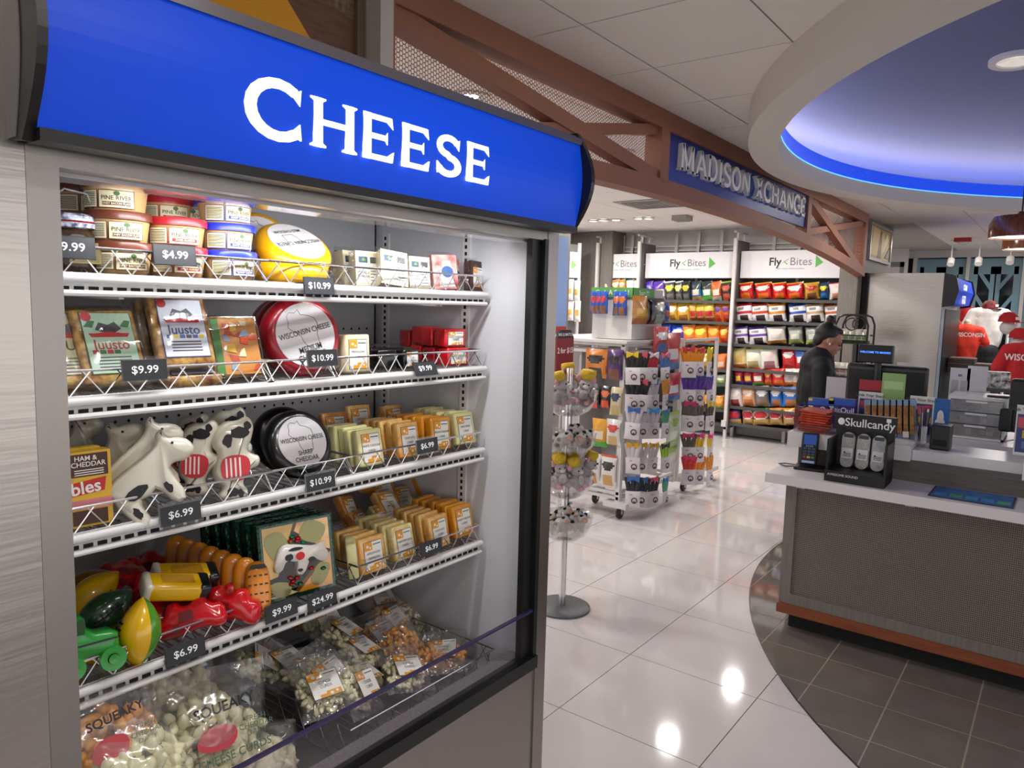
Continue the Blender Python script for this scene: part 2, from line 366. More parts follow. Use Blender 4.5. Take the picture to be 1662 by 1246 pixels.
def cheesepic(o,W,H,t):
    mb=MB(); M=FX90; mb.box(-W,W,-.012,-.004,t,H-t)
    # the visible strip of the picture: a big wedge of orange cheese on a board, burlap behind
    mb.prism([(-W,t),(W,t),(.43,.31),(.335,.41),(.24,.57),(-W,.57)],.012,.014,1,M)
    mb.prism([(W,.10),(W,.42),(.40,.46),(.335,.41),(.43,.31)],.0125,.0135,2,M)
    mb.prism([(.24,H-t),(W,H-t),(W,.42),(.40,.46),(.335,.41)],.012,.0133,3,M)
    mb.build('picture',[col('7a5a34'),mat('printed orange cheese','d9920f',0.35,noise='e0a020',nscale=3),mat('printed plank','6e4c38',0.5,noise='5c3d2c',nscale=6,stretch=(2,1,20)),mat('printed burlap','5b4636',0.6,noise='83694f',nscale=70)],o)
framed('cheese_poster','large framed poster of an orange cheese wedge above the cheese case',0.40,1.64,2.10,2.70,1.898,cheesepic,mat('brown frame','6a5748',0.5))
MB().box(1.645,1.70,1.80,1.90,2.06,CEIL).build('trim_2',mat('pale metal post','b5b0ab',0.5)).__setitem__('kind','structure')
# ---- truss with mesh infill and lettered sign
tr = thing('truss','brown steel arched truss spanning the shop entrance under the ceiling','truss',(5.2,1.92,2.2))
def tpart(name,mb,m=M_copper): 
    o=mb.build(name,m,tr); o.location=(-5.2,-1.92,-2.2); return o
arch=lambda x: 2.27-((x-4.5)/4.3)**2*.22
y0,y1=1.86,1.96; FZ=T(0,y1,0)@FX90     # polygon (x,z) extruded back towards -Y
dep=y1-y0
tpart('top_chord',MB().box(1.71,8.77,y0,y1,2.62,CEIL-.001))
xs=[1.71+ (8.77-1.71)*k/40 for k in range(41)]
tpart('arched_chord',MB().prism([(x,arch(x)) for x in xs]+[(x,arch(x)+.09) for x in xs[::-1]],0,dep,0,FZ))
tpart('post',MB().box(1.71,1.765,y0,y1,2.05,2.62))
for a,b in ((3.74,3.84),(6.52,6.62),(8.66,8.77)): tpart('post',MB().box(a,b,y0,y1,arch((a+b)/2)+.07,2.62))
def bar(A,B,wd,off=0.0):
    A=Vector(A);B=Vector(B);d=(B-A).normalized();n=Vector((-d.y,d.x))*wd/2
    return MB().prism([tuple(A+n),tuple(B+n),tuple(B-n),tuple(A-n)],.015+off,dep-.015+off,0,FZ)
tpart('brace',bar((1.76,2.60),(3.76,2.36),.07)); tpart('brace',bar((1.76,2.22),(3.76,2.62),.055,-.012))
tpart('brace',bar((6.62,2.63),(8.68,2.12),.07)); tpart('brace',bar((6.62,2.33),(8.68,2.62),.055,-.012))
def honey(x0,x1,zf,z1,p,wl,y):
    mb=MB(); hx=p*math.sqrt(3)/2; n=0
    i=0; x=x0+p/2
    while x<x1-p/2:
        z=zf(x)+p*.6+(hx*0.577 if i%2 else 0)
        while z<z1-p/2:
            r=p*0.577
            o_=[(x+r*math.cos(PI/3*k),y,z+r*math.sin(PI/3*k)) for k in range(6)]; i_=[(x+(r-wl)*math.cos(PI/3*k),y,z+(r-wl)*math.sin(PI/3*k)) for k in range(6)]
            mb.add(o_+i_,[(k,(k+1)%6,6+(k+1)%6,6+k) for k in range(6)])
            z+=p
        x+=hx; i+=1
    return mb
for a,b,p,wl in ((1.765,3.74,.0165,.0022),(6.62,8.66,.034,.005)):
    o=tpart('mesh_infill',honey(a,b,lambda x:arch(x)+.085,2.625,p,wl,1.945),M_mesh); o['kind']='stuff'
# lettered sign board (its own thing, hung in the truss)
def glyph(ch):
    # serifed capital drawn with strokes: list of (points, width), box 0..w x 0..1; returns width, strokes, serifs
    v=.17; h=.12
    def arc(cx,cy,rx,ry,a0,a1,n=14): return [(cx+rx*math.cos(math.radians(a0+(a1-a0)*k/n)),cy+ry*math.sin(math.radians(a0+(a1-a0)*k/n))) for k in range(n+1)]
    D={
    'C':(.92,[(arc(.50,.5,.41,.435,52,308),v)],[(.78,.80,1),(.78,.20,-1)]),
    'H':(.92,[([(.14,0),(.14,1)],v),([(.78,0),(.78,1)],v),([(.14,.52),(.78,.52)],h)],[(.14,0,0),(.14,1,0),(.78,0,0),(.78,1,0)]),
    'E':(.80,[([(.14,0),(.14,1)],v),([(.05,.06),(.70,.06)],h),([(.05,.94),(.68,.94)],h),([(.14,.52),(.58,.52)],h)],[(.70,.10,2),(.68,.90,3),(.58,.52,4)]),
    'S':(.76,[(arc(.38,.735,.26,.205,28,180,9)+arc(.38,.735,.26,.205,180,262,5)[1:]+arc(.38,.265,.28,.205,82,0,5)+arc(.38,.265,.28,.205,0,-158,9)[1:],v*.92)],[(.62,.82,1),(.12,.18,5)]),
    'M':(1.10,[([(.14,0),(.18,1)],v*.8),([(.20,1),(.55,.08)],v),([(.55,.08),(.90,1)],v*.8),([(.92,1),(.96,0)],v)],[(.14,0,0),(.96,0,0)]),
    'A':(.98,[([(.10,0),(.49,1)],v*.8),([(.49,1),(.88,0)],v),([(.28,.32),(.70,.32)],h)],[(.10,0,0),(.88,0,0)]),
    'D':(.90,[([(.14,0),(.14,1)],v),([(.05,.94),(.40,.94)]+arc(.40,.5,.36,.44,90,-90)+[(.05,.06)],h*1.25)],[]),
    'I':(.36,[([(.18,0),(.18,1)],v)],[(.18,0,0),(.18,1,0)]),
    'O':(.96,[(arc(.48,.5,.37,.43,0,360,24),v)],[]),
    'N':(.94,[([(.14,0),(.14,1)],v*.8),([(.14,.98),(.80,.02)],v),([(.80,0),(.80,1)],v*.8)],[(.14,0,0),(.80,1,0)]),
    'X':(.94,[([(.14,0),(.80,1)],v*.8),([(.14,1),(.80,0)],v)],[(.14,0,0),(.80,0,0),(.14,1,0),(.80,1,0)]),
    'G':(.96,[(arc(.50,.5,.41,.435,52,330),v),([(.80,.04),(.80,.42)],v),([(.58,.44),(.92,.44)],h)],[(.78,.80,1)]),
    }
    return D[ch]
def stroke(mb,pts,wd,z0,z1,M,mi=0):
    P=[Vector(p) for p in pts]; L=[];Rr=[]
    for i,p in enumerate(P):
        a=P[max(i-1,0)]; b=P[min(i+1,len(P)-1)]; d=(b-a).normalized(); n=Vector((-d.y,d.x))*wd/2
        L.append(p+n); Rr.append(p-n)
    for i in range(len(P)-1):
        mb.prism([tuple(L[i]),tuple(L[i+1]),tuple(Rr[i+1]),tuple(Rr[i])],z0,z1,mi,M)
def word(mb,s,x0,x1,zb,zt,z0,z1,M,cap=None,mi=0,gap=.06):
    """serif lettering filling x0..x1 (baseline zb, cap height zt-zb) in the local xy plane of M"""
    tot=sum((glyph(c)[0] if c!=' ' else .45)*(cap if cap and i==0 else 1)+gap for i,c in enumerate(s))-gap
    sx=(x1-x0)/tot; x=x0; H=zt-zb
    for i,c in enumerate(s):
        if c==' ': x+=(.45+gap)*sx; continue
        wd,st,se=glyph(c); k=cap if cap and i==0 else 1
        A=M@T(x,zb-(k-1)*H*.35,0)@S(sx*k,H*k,1)
        for pts,w_ in st:
            # widths stay square: pre-scale the width by the mean scale
            stroke(mb,pts,w_,z0,z1,A,mi)
        for px_,py_,ty in se:
            if ty==0:
                sgn=1 if py_<.5 else -1
                mb.prism([(px_-.15,py_),(px_+.15,py_),(px_+.15,py_+.035*sgn),(px_+.075,py_+.09*sgn),(px_-.075,py_+.09*sgn),(px_-.15,py_+.035*sgn)],z0,z1,mi,A)
            elif ty in (1,-1): mb.prism([(px_-.10,py_+.03*ty),(px_+.05,py_-.15*ty),(px_+.07,py_+.13*ty)],z0,z1,mi,A)
            elif ty==2: mb.prism([(px_-.12,.10),(px_+.02,.0),(px_+.05,.25)],z0,z1,mi,A)
            elif ty==3: mb.prism([(px_-.12,.90),(px_+.02,1.0),(px_+.05,.75)],z0,z1,mi,A)
            elif ty==4: mb.prism([(px_-.06,.52),(px_+.02,.38),(px_+.02,.66)],z0,z1,mi,A)
            elif ty==5: mb.prism([(px_+.08,py_+.02),(px_-.06,py_+.15),(px_-.04,py_-.14)],z0,z1,mi,A)
        x+=(wd*k+gap)*sx
sg=thing('truss_sign','dark blue MADISON XCHANGE sign board set into the brown truss','sign',(5.18,1.88,2.36))
MB().box(-1.34,1.34,0,.03,.0,.262).build('board',mat('blue sign board','12297a',0.4,noise='1a3a9c',nscale=2,stretch=(1,1,6)),sg)
mb=MB(); word(mb,'MADISON XCHANGE',-1.21,1.24,.075,.225,.0,.028,FX90,gap=.05); mb.build('lettering',mat('pale brushed letters','e2e0e2',0.45),sg)
# ---- far end: glass doors with chevron bars
M_teal=mat('slate teal door frame','6d8c9a',0.5); M_nglass=mat('dark night glass','0e181d',0.06)
struct(MB().box(13.95,14.1,-3,3.6,2.60,CEIL).build('wall_header',M_wall))
for n,(ya,yb) in enumerate(((1.45,2.17),(.70,1.40),(-.05,.65))):
    d=tag(link(f'door_{n+1}',None,None,(14,(ya+yb)/2,0)),'tall double glass door with slate chevron bars','door',kind='structure'); hw=(yb-ya)/2
    MB().box(0,.05,-hw,hw,2.45,2.58).box(0,.05,-hw,-hw+.05,0,2.45).box(0,.05,hw-.05,hw,0,2.45).build('door_frame',M_teal,d)
    for s in (-1,1):
        lo,hi=(.01,hw-.05) if s>0 else (-hw+.05,-.01)
        lf=MB().box(.005,.045,lo,lo+.06,0,2.45).box(.005,.045,hi-.06,hi,0,2.45).box(.005,.045,lo,hi,2.33,2.45).box(.005,.045,lo,hi,0,.25).build('door_leaf',M_teal,d)
        MB().box(.02,.03,lo+.06,hi-.06,.25,2.33).build('pane',M_nglass,lf)
        for k in range(5):
            z=.45+k*.42; zi,zo=z,z+.26
            a,b=((lo+.06,zi),(hi-.06,zo)) if s>0 else ((hi-.06,zi),(lo+.06,zo))
            MB().add([(.004,a[0],a[1]-.05),(.004,b[0],b[1]-.05),(.004,b[0],b[1]+.05),(.004,a[0],a[1]+.05),(.018,a[0],a[1]-.05),(.018,b[0],b[1]-.05),(.018,b[0],b[1]+.05),(.018,a[0],a[1]+.05)],[(0,1,2,3),(7,6,5,4),(0,4,5,1),(2,6,7,3),(1,5,6,2),(0,3,7,4)]).build('chevron_bar',M_teal,lf)
    MB().cyl((-.03,.05,.9),(-.03,.05,1.4),.012,8,0).cyl((-.03,-.05,.9),(-.03,-.05,1.4),.012,8,0).build('handle',M_chrome,d)
for y in (1.425,.675,2.19): struct(MB().box(13.9,14.06,y-.025,y+.025,0,2.60).build('trim_3',mat('pale jamb','b9b6b2',0.6)))
# service door in the side wall
d=tag(link('door_4',None,None,(13.38,2.62,0)),'pale lilac service door with grey frame beyond the poster','door',kind='structure')
MB().box(0,.02,-.36,-.30,0,2.5).box(0,.02,.30,.36,0,2.5).box(0,.02,-.36,.36,2.42,2.5).build('door_frame',col('6d6a6c'),d); MB().box(.0,.018,-.3,.3,0,2.42).build('door_leaf',col('b6aab2'),d)
# ================================================================== THE OPEN CHEESE CASE
FY=1.10; XL,XR=0.392,1.638; XW=1.5745; YB=1.73; YS=1.268
SH=[1.676,1.476,1.249,0.984]            # shelf levels, top to bottom
DECK=0.595
M_liner=mat('white case liner','d2d3d8',0.35); M_liner_b=mat('grey back liner','b9bbc0',0.45)
M_glow=mat('lit blue sign film','0a34a8',0.42,emit='0a4cdc',estr=0.62,coat=0.0,spec=0.22); M_let=mat('lit white lettering','ffffff',0.4,emit='ffffff',estr=0.9)
fr=thing('cheese_case','tall stainless open cooler case with lit blue CHEESE sign','cooler case',(1.0,FY,0))
def fp(name,mb,m,parent=fr,smooth=False,keep=False):
    o=mb.build(name,m,parent,smooth)
    if parent is fr: o.location=(-1.0,-FY,0)
    return o
fp('stile',MB().box(XL,.432,FY,FY+.06,0,1.842),M_steel)
fp('stile',MB().box(1.590,XR,FY,FY+.80,0,2.03),M_steel)
fp('gasket_track',MB().box(1.537,1.590,FY+.012,FY+.03,.66,1.815).box(1.5745,1.590,FY-.002,FY+.03,.66,1.815),M_black)
fp('head_rail',MB().box(.432,1.590,FY+.002,FY+.04,1.812,1.842),M_steel)
fp('rail_underside',MB().box(.432,1.574,FY+.04,FY+.10,1.806,1.812),mat('glossy clear lamp cover','d9d6d8',0.08,coat=.6))
fp('side_wall',MB().box(XW,1.590,FY+.03,YB+.05,.50,1.94),M_liner)
fp('side_wall',MB().box(.405,.440,FY+.06,YB+.05,.50,1.94),M_liner)
fp('back_wall',MB().box(.44,XW-.012,YB,YB+.04,.5,1.94),M_liner_b)
fp('corner_channel',MB().box(XW-.012,XW,YB+.006,YB+.03,.5,1.94),M_blackm)
fp('top_wall',MB().box(.44,XW,FY+.035,YB+.04,1.92,1.944),M_liner)
fp('deck_floor',MB().box(.44,XW,FY+.03,YB,DECK-.02,DECK),mat('grey deck pan','8a8884',0.4,0.3))
fp('deck_step',MB().box(.44,XW,YB-.04,YB,DECK,DECK+.045),mat('dark deck vent','4d4c4a',0.6))
fp('outer_side',MB().box(XL,.405,FY+.06,1.88,0,2.03),M_steel); 
fp('kick_panel',MB().box(.432,1.590,FY+.004,FY+.03,.06,.66),M_steel)
fp('bumper',MB().box(.432,1.590,FY-.008,FY+.03,.655,.690),M_black)
fp('bumper_ledge',MB().box(.44,XW,FY+.03,FY+.075,.60,.684),mat('speckled grey ledge','86827f',0.6,noise='75716e',nscale=150))
# acrylic front guard
gl=fp('front_guard',MB().box(.44,1.583,FY+.004,FY+.010,.685,.816),film('clear acrylic guard','f4f2f6',.02,.03,edge=.16))
fp('guard_edge',MB().box(.44,1.583,FY+.002,FY+.012,.816,.821),mat('violet acrylic edge','3b3357',0.2))
# perforations in the back wall, in pairs of rows
mb=MB()
for zr in (1.786,1.754,1.56,1.528,1.385,1.353,1.12,1.088):
    for k in range(36): 
        x=.475+k*.0302; mb.lathe([(0,0),(.0038,0)],8,0,T(x,YB-.0008,zr)@FX90,cap=False)
fp('perforations',mb,M_blackm)['kind']='stuff'
# slotted shelf standards on the side wall
for yy in (1.688,1.363):
    st=fp('shelf_standard',MB().box(XW-.006,XW,yy-.014,yy+.014,.70 if yy>1.5 else .93,1.85),M_whitep)
    mb=MB(); z=.72 if yy>1.5 else .945
    while z<1.84: mb.box(XW-.0068,XW-.0062,yy-.004,yy+.004,z,z+.010); z+=.0185
    s_=mb.build('slots',M_blackm,st); s_['kind']='stuff'
# shelves
for n,z in enumerate(SH):
    sh=fp('shelf',MB().box(.445,1.556,YS+.012,YS+.018,z-.030,z-.004).box(.445,.452,YS+.02,YB-.03,z-.03,z-.004).box(1.549,1.556,YS+.02,YB-.03,z-.03,z-.004).box(.445,1.556,YB-.04,YB-.03,z-.02,z-.004),M_whitep)
    MB().cyl((.445,YS+.006,z-.007),(1.556,YS+.006,z-.007),.0075,10).build('front_rail',M_whitep,sh,True)
    MB().cyl((.445,YS+.004,z-.031),(1.552,YS+.004,z-.031),.0052,8).build('lower_rail',M_whitep,sh,True)
    mb=MB(); x=.45
    while x<1.54: mb.box(x,x+.015,YS+.010,YS+.0118,z-.0262,z-.0200); x+=.0225
    s_=mb.build('slot_row',M_blackm,sh); s_['kind']='stuff'
    mb=MB(); x=.46
    while x<1.55: mb.tube([(x,YS+.014,z-.003),(x,YB-.035,z-.003)],.0019,4); x+=.0185
    for yy in (1.38,1.50,1.62): mb.tube([(.45,yy,z-.0065),(1.55,yy,z-.0065)],.0025,4)
    s_=mb.build('wire_deck',M_chrome if n in (2,3) else M_whitep,sh); s_['kind']='stuff'
    for xx in (.60,1.40): MB().box(xx-.004,xx+.004,YS+.03,YB-.03,z-.04,z-.012).build('bracket',M_whitep,sh)
# canopy with the lit sign face
cx0,cx1=.386,1.624
def bul(t): return 1.036-.014*math.sin(PI*t)+ (1-t)*.006
mb=MB(); n=10
for k in range(n):
    za,zb=1.846+.205*k/n,1.846+.205*(k+1)/n; ya,yb=bul(k/n),bul((k+1)/n)
    mb.add([(cx0,ya,za),(cx1,ya,za),(cx1,yb,zb),(cx0,yb,zb)],[(0,1,2,3)])
fp('sign_face',mb,M_glow,smooth=True)
def glow_gradient(m):
    # the tubes behind the film make its middle brighter than its ends
    nt=m.node_tree; b=nt.nodes['Principled BSDF']; tc=nt.nodes.new('ShaderNodeTexCoord'); mp=nt.nodes.new('ShaderNodeMapping'); mp.vector_type='POINT'
    mp.inputs['Location'].default_value=(-1.02*1.15,0,-1.965*4.0); mp.inputs['Scale'].default_value=(1.15,0,4.0); g=nt.nodes.new('ShaderNodeTexGradient'); g.gradient_type='SPHERICAL'
    r=nt.nodes.new('ShaderNodeMapRange'); r.inputs[3].default_value=.27; r.inputs[4].default_value=.54
    nt.links.new(tc.outputs['Object'],mp.inputs[0]); nt.links.new(mp.outputs[0],g.inputs[0]); nt.links.new(g.outputs['Fac'],r.inputs[0]); nt.links.new(r.outputs[0],b.inputs['Emission Strength'])
glow_gradient(M_glow)
fp('canopy_body',MB().box(cx0,cx1,1.05,FY+.035,1.848,2.052).box(cx0,cx1,FY+.035,1.88,1.945,2.052),M_steel)
fp('top_trim',MB().box(cx0,cx1,1.030,1.062,2.050,2.066).box(cx0,cx1,1.044,1.09,2.066,2.074),mat('satin silver trim','8d8a90',0.25,0.9))
fp('bottom_trim',MB().box(cx0,cx1,1.034,1.075,1.832,1.8475),M_black)
def cap(xa,xb,nm):
    pts=[(1.10,1.838),(1.058,1.832)]+[(1.055-.052*math.sin(PI*t/12)-.012*t/12,1.834+.246*t/12) for t in range(1,12)]+[(1.046,2.083),(1.10,2.085)]
    Mx=Matrix(((0,0,1,0),(1,0,0,0),(0,1,0,0),(0,0,0,1)))   # (y,z,x)
    fp(nm,MB().prism(pts,xa,xb,0,Mx),M_black)
cap(.374,cx0,'end_cap'); cap(cx1,1.640,'end_cap')
MxL=Matrix(((0,0,1,0),(1,0,0,0),(0,1,0,0),(0,0,0,1)))
fp('cap_cover',MB().prism([(1.10,1.838),(1.075,1.838)]+[(1.072-.018*math.sin(PI*t/12)-.010*t/12,1.845+.225*t/12) for t in range(1,12)]+[(1.06,2.08),(1.10,2.08)],.3725,.3740,0,MxL),mat('grey cap cover','8d8985',0.4))
# CHEESE lettering: serif capitals lying on the face
mb=MB(); word(mb,'CHEESE',.662,1.255,1.898,1.977,0,.004,T(0,1.0275,0)@FX90,cap=1.17,gap=.10)
fp('sign_lettering',mb,M_let)
# the case's own lamp under the canopy
fp('lamp_tube',MB().cyl((.47,FY+.075,1.835),(1.55,FY+.075,1.835),.010,10),mat('lit tube','ffffff',0.4,emit='eef4ff',estr=2.5),smooth=True)
lamp=area('case_lamp',(1.005,FY+.085,1.800),(math.radians(22),0,0),0.90,.025,3.2,(0.97,0.98,1.0)); 
# neighbouring case on the left: only its steel front shows
nb=thing('neighbour_case','brushed steel front panel of the next case at the left edge','cooler case',(-.3,FY,0))
MB().box(-.5,.6915,.0,.10,0,2.6).build('front_panel',M_steel_h,nb)
# ---- wire baskets
def basket(x0,x1,z,label,h=.043,yf=YS+.012,yb=1.60,grp='wire baskets in the cheese case'):
    o=thing('wire_basket',label,'basket',((x0+x1)/2,yf,z),group=grp); W=(x1-x0)/2; D=yb-yf
    MB().tube([(-W,0,h),(W,0,h),(W,D,h),(-W,D,h)],.0026,6,0,True).build('top_rim',M_chrome,o,True)
    mb=MB(); n=max(2,round((x1-x0)/.052)); st=2*W/n
    for k in range(n):
        a=-W+k*st; mb.tube([(a,0,.001),(a+st*.62,0,h)],.0014,4); mb.tube([(a+st,0,.001),(a+st*.38,0,h)],.0014,4)
    mb.tube([(-W,0,.001),(W,0,.001)],.0018,4)
    mb.build('front_lattice',M_chrome,o)
    for s in (-1,1):
        mb=MB(); m=6
        for k in range(m):
            a=D*k/m; mb.tube([(s*W,a,.001),(s*W,a+D/m*.62,h)],.0014,4); mb.tube([(s*W,a+D/m,.001),(s*W,a+D/m*.38,h)],.0014,4)
        mb.build('side_lattice',M_chrome,o)
    mb=MB(); k=0
    while -W+k*.022<W: mb.tube([(-W+k*.022,0,.002),(-W+k*.022,D,.002)],.0013,4); k+=1
    s_=mb.build('floor_wires',M_chrome,o); s_['kind']='stuff'
    return o
rows=['top shelf','second shelf','third shelf','fourth shelf']
def bx(px,py): return AY(px,py,YS+.012).x
cont=[['tubs','yellow cheese wheels','white wrapped wedges'],['browned cheese slabs','red cheese wheels','small blocks'],['animal-shaped cheeses','black cheese wheels','pale and orange blocks'],['shaped wax cheeses',None,'pepper cheese blocks']]
spans=[[(.447,bx(436,425)),(bx(428,420),bx(577,440)),(bx(572,440),1.552)],[(.447,bx(446,590)),(bx(432,590),bx(545,580)),(bx(547,580),1.552)],[(.447,bx(443,755)),(bx(440,758),bx(573,735)),(bx(572,738),1.552)],[(.447,bx(447,975)),None,(bx(578,928),1.552)]]
for n,z in enumerate(SH):
    for k in range(3):
        if spans[n][k]: basket(spans[n][k][0]+.003,spans[n][k][1]-.003,z,f'chrome wire basket holding {cont[n][k]} on the {rows[n]}')
basket(1.035,1.552,DECK+.002,'chrome wire basket of bagged cheese curds on the bottom deck',h=.085,yf=1.215,yb=1.68)
basket(.50,AY(476,1218,1.17).x,DECK+.002,'chrome wire basket behind the guard with large curd bags',h=.075,yf=1.16,yb=1.60)
# ---- price tags
M_card=mat('dark grey price card','2c2d31',0.5); M_sleeve=film('clear tag sleeve','f4f4f4',.02,.10,edge=.15)
def price(px,py,txt,label,Y=YS-.004,tilt=-.12,w=.078,h=.036):
    p=AY(px,py,Y); o=thing('price_tag',label,'price tag',(p.x,p.y,p.z),(tilt,0,0),group='dark price tags on the shelf edges')
    MB().rbox(w,.0025,h,.0008).build('card',M_card,o)
    mb=MB(); mb.text(txt,h*.52,T(0,-.0017,0)@FX90,0,bold=.012,sx=1.12); mb.build('lettering',mat('white print','f2f2f2',0.5,emit='ffffff',estr=.05),o)
    MB().box(-w/2-.003,w/2+.003,-.003,-.002,h/2-.001,h/2+.005).box(-w/2-.003,w/2+.003,-.003,-.002,-h/2-.004,-h/2+.001).box(-w/2-.003,-w/2+.001,-.003,-.002,-h/2+.001,h/2-.001).box(w/2-.001,w/2+.003,-.003,-.002,-h/2+.001,h/2-.001).build('clear_sleeve',M_sleeve,o)
price(112,401,'$9.99','dark price tag reading 9.99 cut off by the left stile on top shelf')
price(284,414,'$4.99','dark price tag reading 4.99 in front of the red tubs')
price(518,464,'$10.99','dark price tag reading 10.99 under the yellow wheels')
price(235,600,'$9.99','dark price tag reading 9.99 in front of the green cheese slab')
price(523,581,'$10.99','dark price tag reading 10.99 in front of the red wheels')
price(690,598,'$9.99','tilted dark price tag reading 9.99 under the red blocks',tilt=-.5)
price(293,833,'$6.99','dark price tag reading 6.99 below the cow-shaped cheeses')
price(520,781,'$10.99','dark price tag reading 10.99 below the black wheels')
price(693,723,'$6.99','dark price tag reading 6.99 on the pale and orange block basket')
price(301,1057,'$6.99','dark price tag reading 6.99 below the football cheese')
price(457,990,'$9.99','dark price tag reading 9.99 left of the gift box tag')
price(523,972,'$24.99','dark price tag reading 24.99 under the green gift box')
price(700,888,'$6.99','dark price tag reading 6.99 on the pepper block basket')
# ================================================================== GOODS IN THE CHEESE CASE
def wrap(mb, vs, fs, r, z0, mi, a0=0.0):
    """wrap flat (x,y) geometry on a vertical cylinder facing -Y"""
    o=[]
    for v in vs:
        a=v[0]/r+a0; o.append((r*math.sin(a),-r*math.cos(a),z0+v[1]))
    mb.add(o,fs,mi)
def gridrect(x0,x1,y0,y1,n=8):
    vs=[]; 
    for k in range(n+1): x=x0+(x1-x0)*k/n; vs+=[(x,y0),(x,y1)]
    return vs,[(2*k,2*k+2,2*k+3,2*k+1) for k in range(n)]
M_tubb=mat('tan tub plastic','c9a06a',0.35); M_cream=mat('cream label paper','e8dcb4',0.5); M_ink=col('3a3328')
def tub_meshes(lidc,edge,flav):
    H=.044; body=MB().lathe([(0,0),(.042,0),(.0445,.004),(.0505,H)],28); lid=MB().lathe([(.0505,H-.004),(.0545,H-.004),(.0550,H+.007),(.0535,H+.010),(.0515,H+.0105),(.050,H+.008),(0,H+.008)],28)
    lb=MB(); r=.0492
    for (x0,x1,dz,mi) in ((-.012,.045,0,1),(-.052,-.014,0,1)):
        v,f=gridrect(x0,x1,.006,.036); wrap(lb,v,f,r+.0004,0,mi)
        v,f=gridrect(x0+.0012,x1-.0012,.0072,.0348); wrap(lb,v,f,r+.0008,0,0)
    v,f=text_geo('PINE RIVER',.0098,.01); wrap(lb,v,f,r+.0012,.0225,2,.016/r)
    v,f=gridrect(-.006,.039,.0105,.0165); wrap(lb,v,f,r+.0011,0,1)
    v,f=text_geo(flav,.0048,.02); wrap(lb,v,f,r+.0014,.0134,0,.0165/r)
    lf=[(math.cos(t)*.005,math.sin(t)*.004) for t in [k*PI/6 for k in range(12)]]; wrap(lb,lf,[tuple(range(12))],r+.0012,.0305,3,.0165/r)
    for k in range(8): v,f=gridrect(-.049,-.018,.030-.0028*k,.0312-.0028*k,4); wrap(lb,v,f,r+.0011,0,2)
    mats=[M_cream,col(edge),M_ink,col('4c6b3c')]
    return body.mesh('tub_body',M_tubb),lid.mesh('lid',mat('tub lid '+lidc,lidc,0.3)),lb.mesh('label',mats)
TUB={'brown':tub_meshes('6b3420','5e2a20','HONEY BACON FLAVOR'),'red':tub_meshes('b3222e','a02030','SWISS ALMOND'),'blue':tub_meshes('2437c4','24309c','SHARP CHEDDAR')}
for t in TUB.values(): shade(t[0]); shade(t[1])
def tub(c,px,Y,lev,rot,label):
    x=AY(px,400,Y).x; o=thing('cheese_spread_tub',label,'tub',(x,Y,SH[0]+.004+lev*.0515),(0,0,rot),group='cheese spread tubs on the top shelf')
    for n,m in zip(('tub_body','lid','label'),TUB[c]): link(n,m,o)
for c,px,n in (('brown',192,3),('red',286,2),('blue',367,3)):
    for k in range(n): tub(c,px+(3-2*k if c!='red' else 0),1.345,k,[-.35,-.5,-.75][k] if c!='blue' else [-.15,-.3,-.3][k],f'tan spread tub with {c} lid, {["bottom","middle","top"][k] if n==3 else ["bottom","top"][k]} of the front {c}-lidded stack')
tub('red',292,1.475,0,-.2,'tan spread tub with red lid, low in the second row'); tub('red',292,1.475,1,-.2,'tan spread tub with red lid, middle of the second row'); tub('red',270,1.46,2,-.45,'tan spread tub with red lid, raised behind the front red stack')
for k in range(3): tub('brown',140,1.46,k,-.3,f'tan spread tub with brown lid, {["bottom","middle","top"][k]} of the shaded stack behind')
for k in range(3): tub('blue',325,1.46,k,-1.1,f'tan spread tub with blue lid, {["bottom","middle","top"][k]} of the second-row blue stack')
# jar with wire bail at the far left
x=AY(116,400,1.36).x; o=thing('bail_jar','glass jar with speckled white lid and wire bail beside the stile','jar',(x,1.36,SH[0]+.003))
MB().lathe([(0,0),(.038,0),(.040,.006),(.040,.062),(.034,.072),(0,.072)],24).build('jar_body',mat('amber jar glass','3a2a18',0.1,coat=.5),o,True)
MB().lathe([(.036,.072),(.042,.074),(.042,.082),(.039,.0835),(.041,.085),(.041,.093),(.036,.097),(0,.098)],24,[0,0,1,1,0,0,0]).build('lid',[mat('speckled enamel','d8dbe4',0.3,noise='2c3560',nscale=120),col('9c2a2a')],o,True)
MB().tube([(-.040,0,.074),(-.046,-.006,.11),(-.02,-.03,.135),(.012,-.036,.13),(.034,-.02,.10),(.040,0,.074)],.0018,6).build('wire_bail',M_chrome,o,True)
MB().box(-.02,.03,-.0415,-.040,.015,.05).build('label',col('7a6a3c'),o)
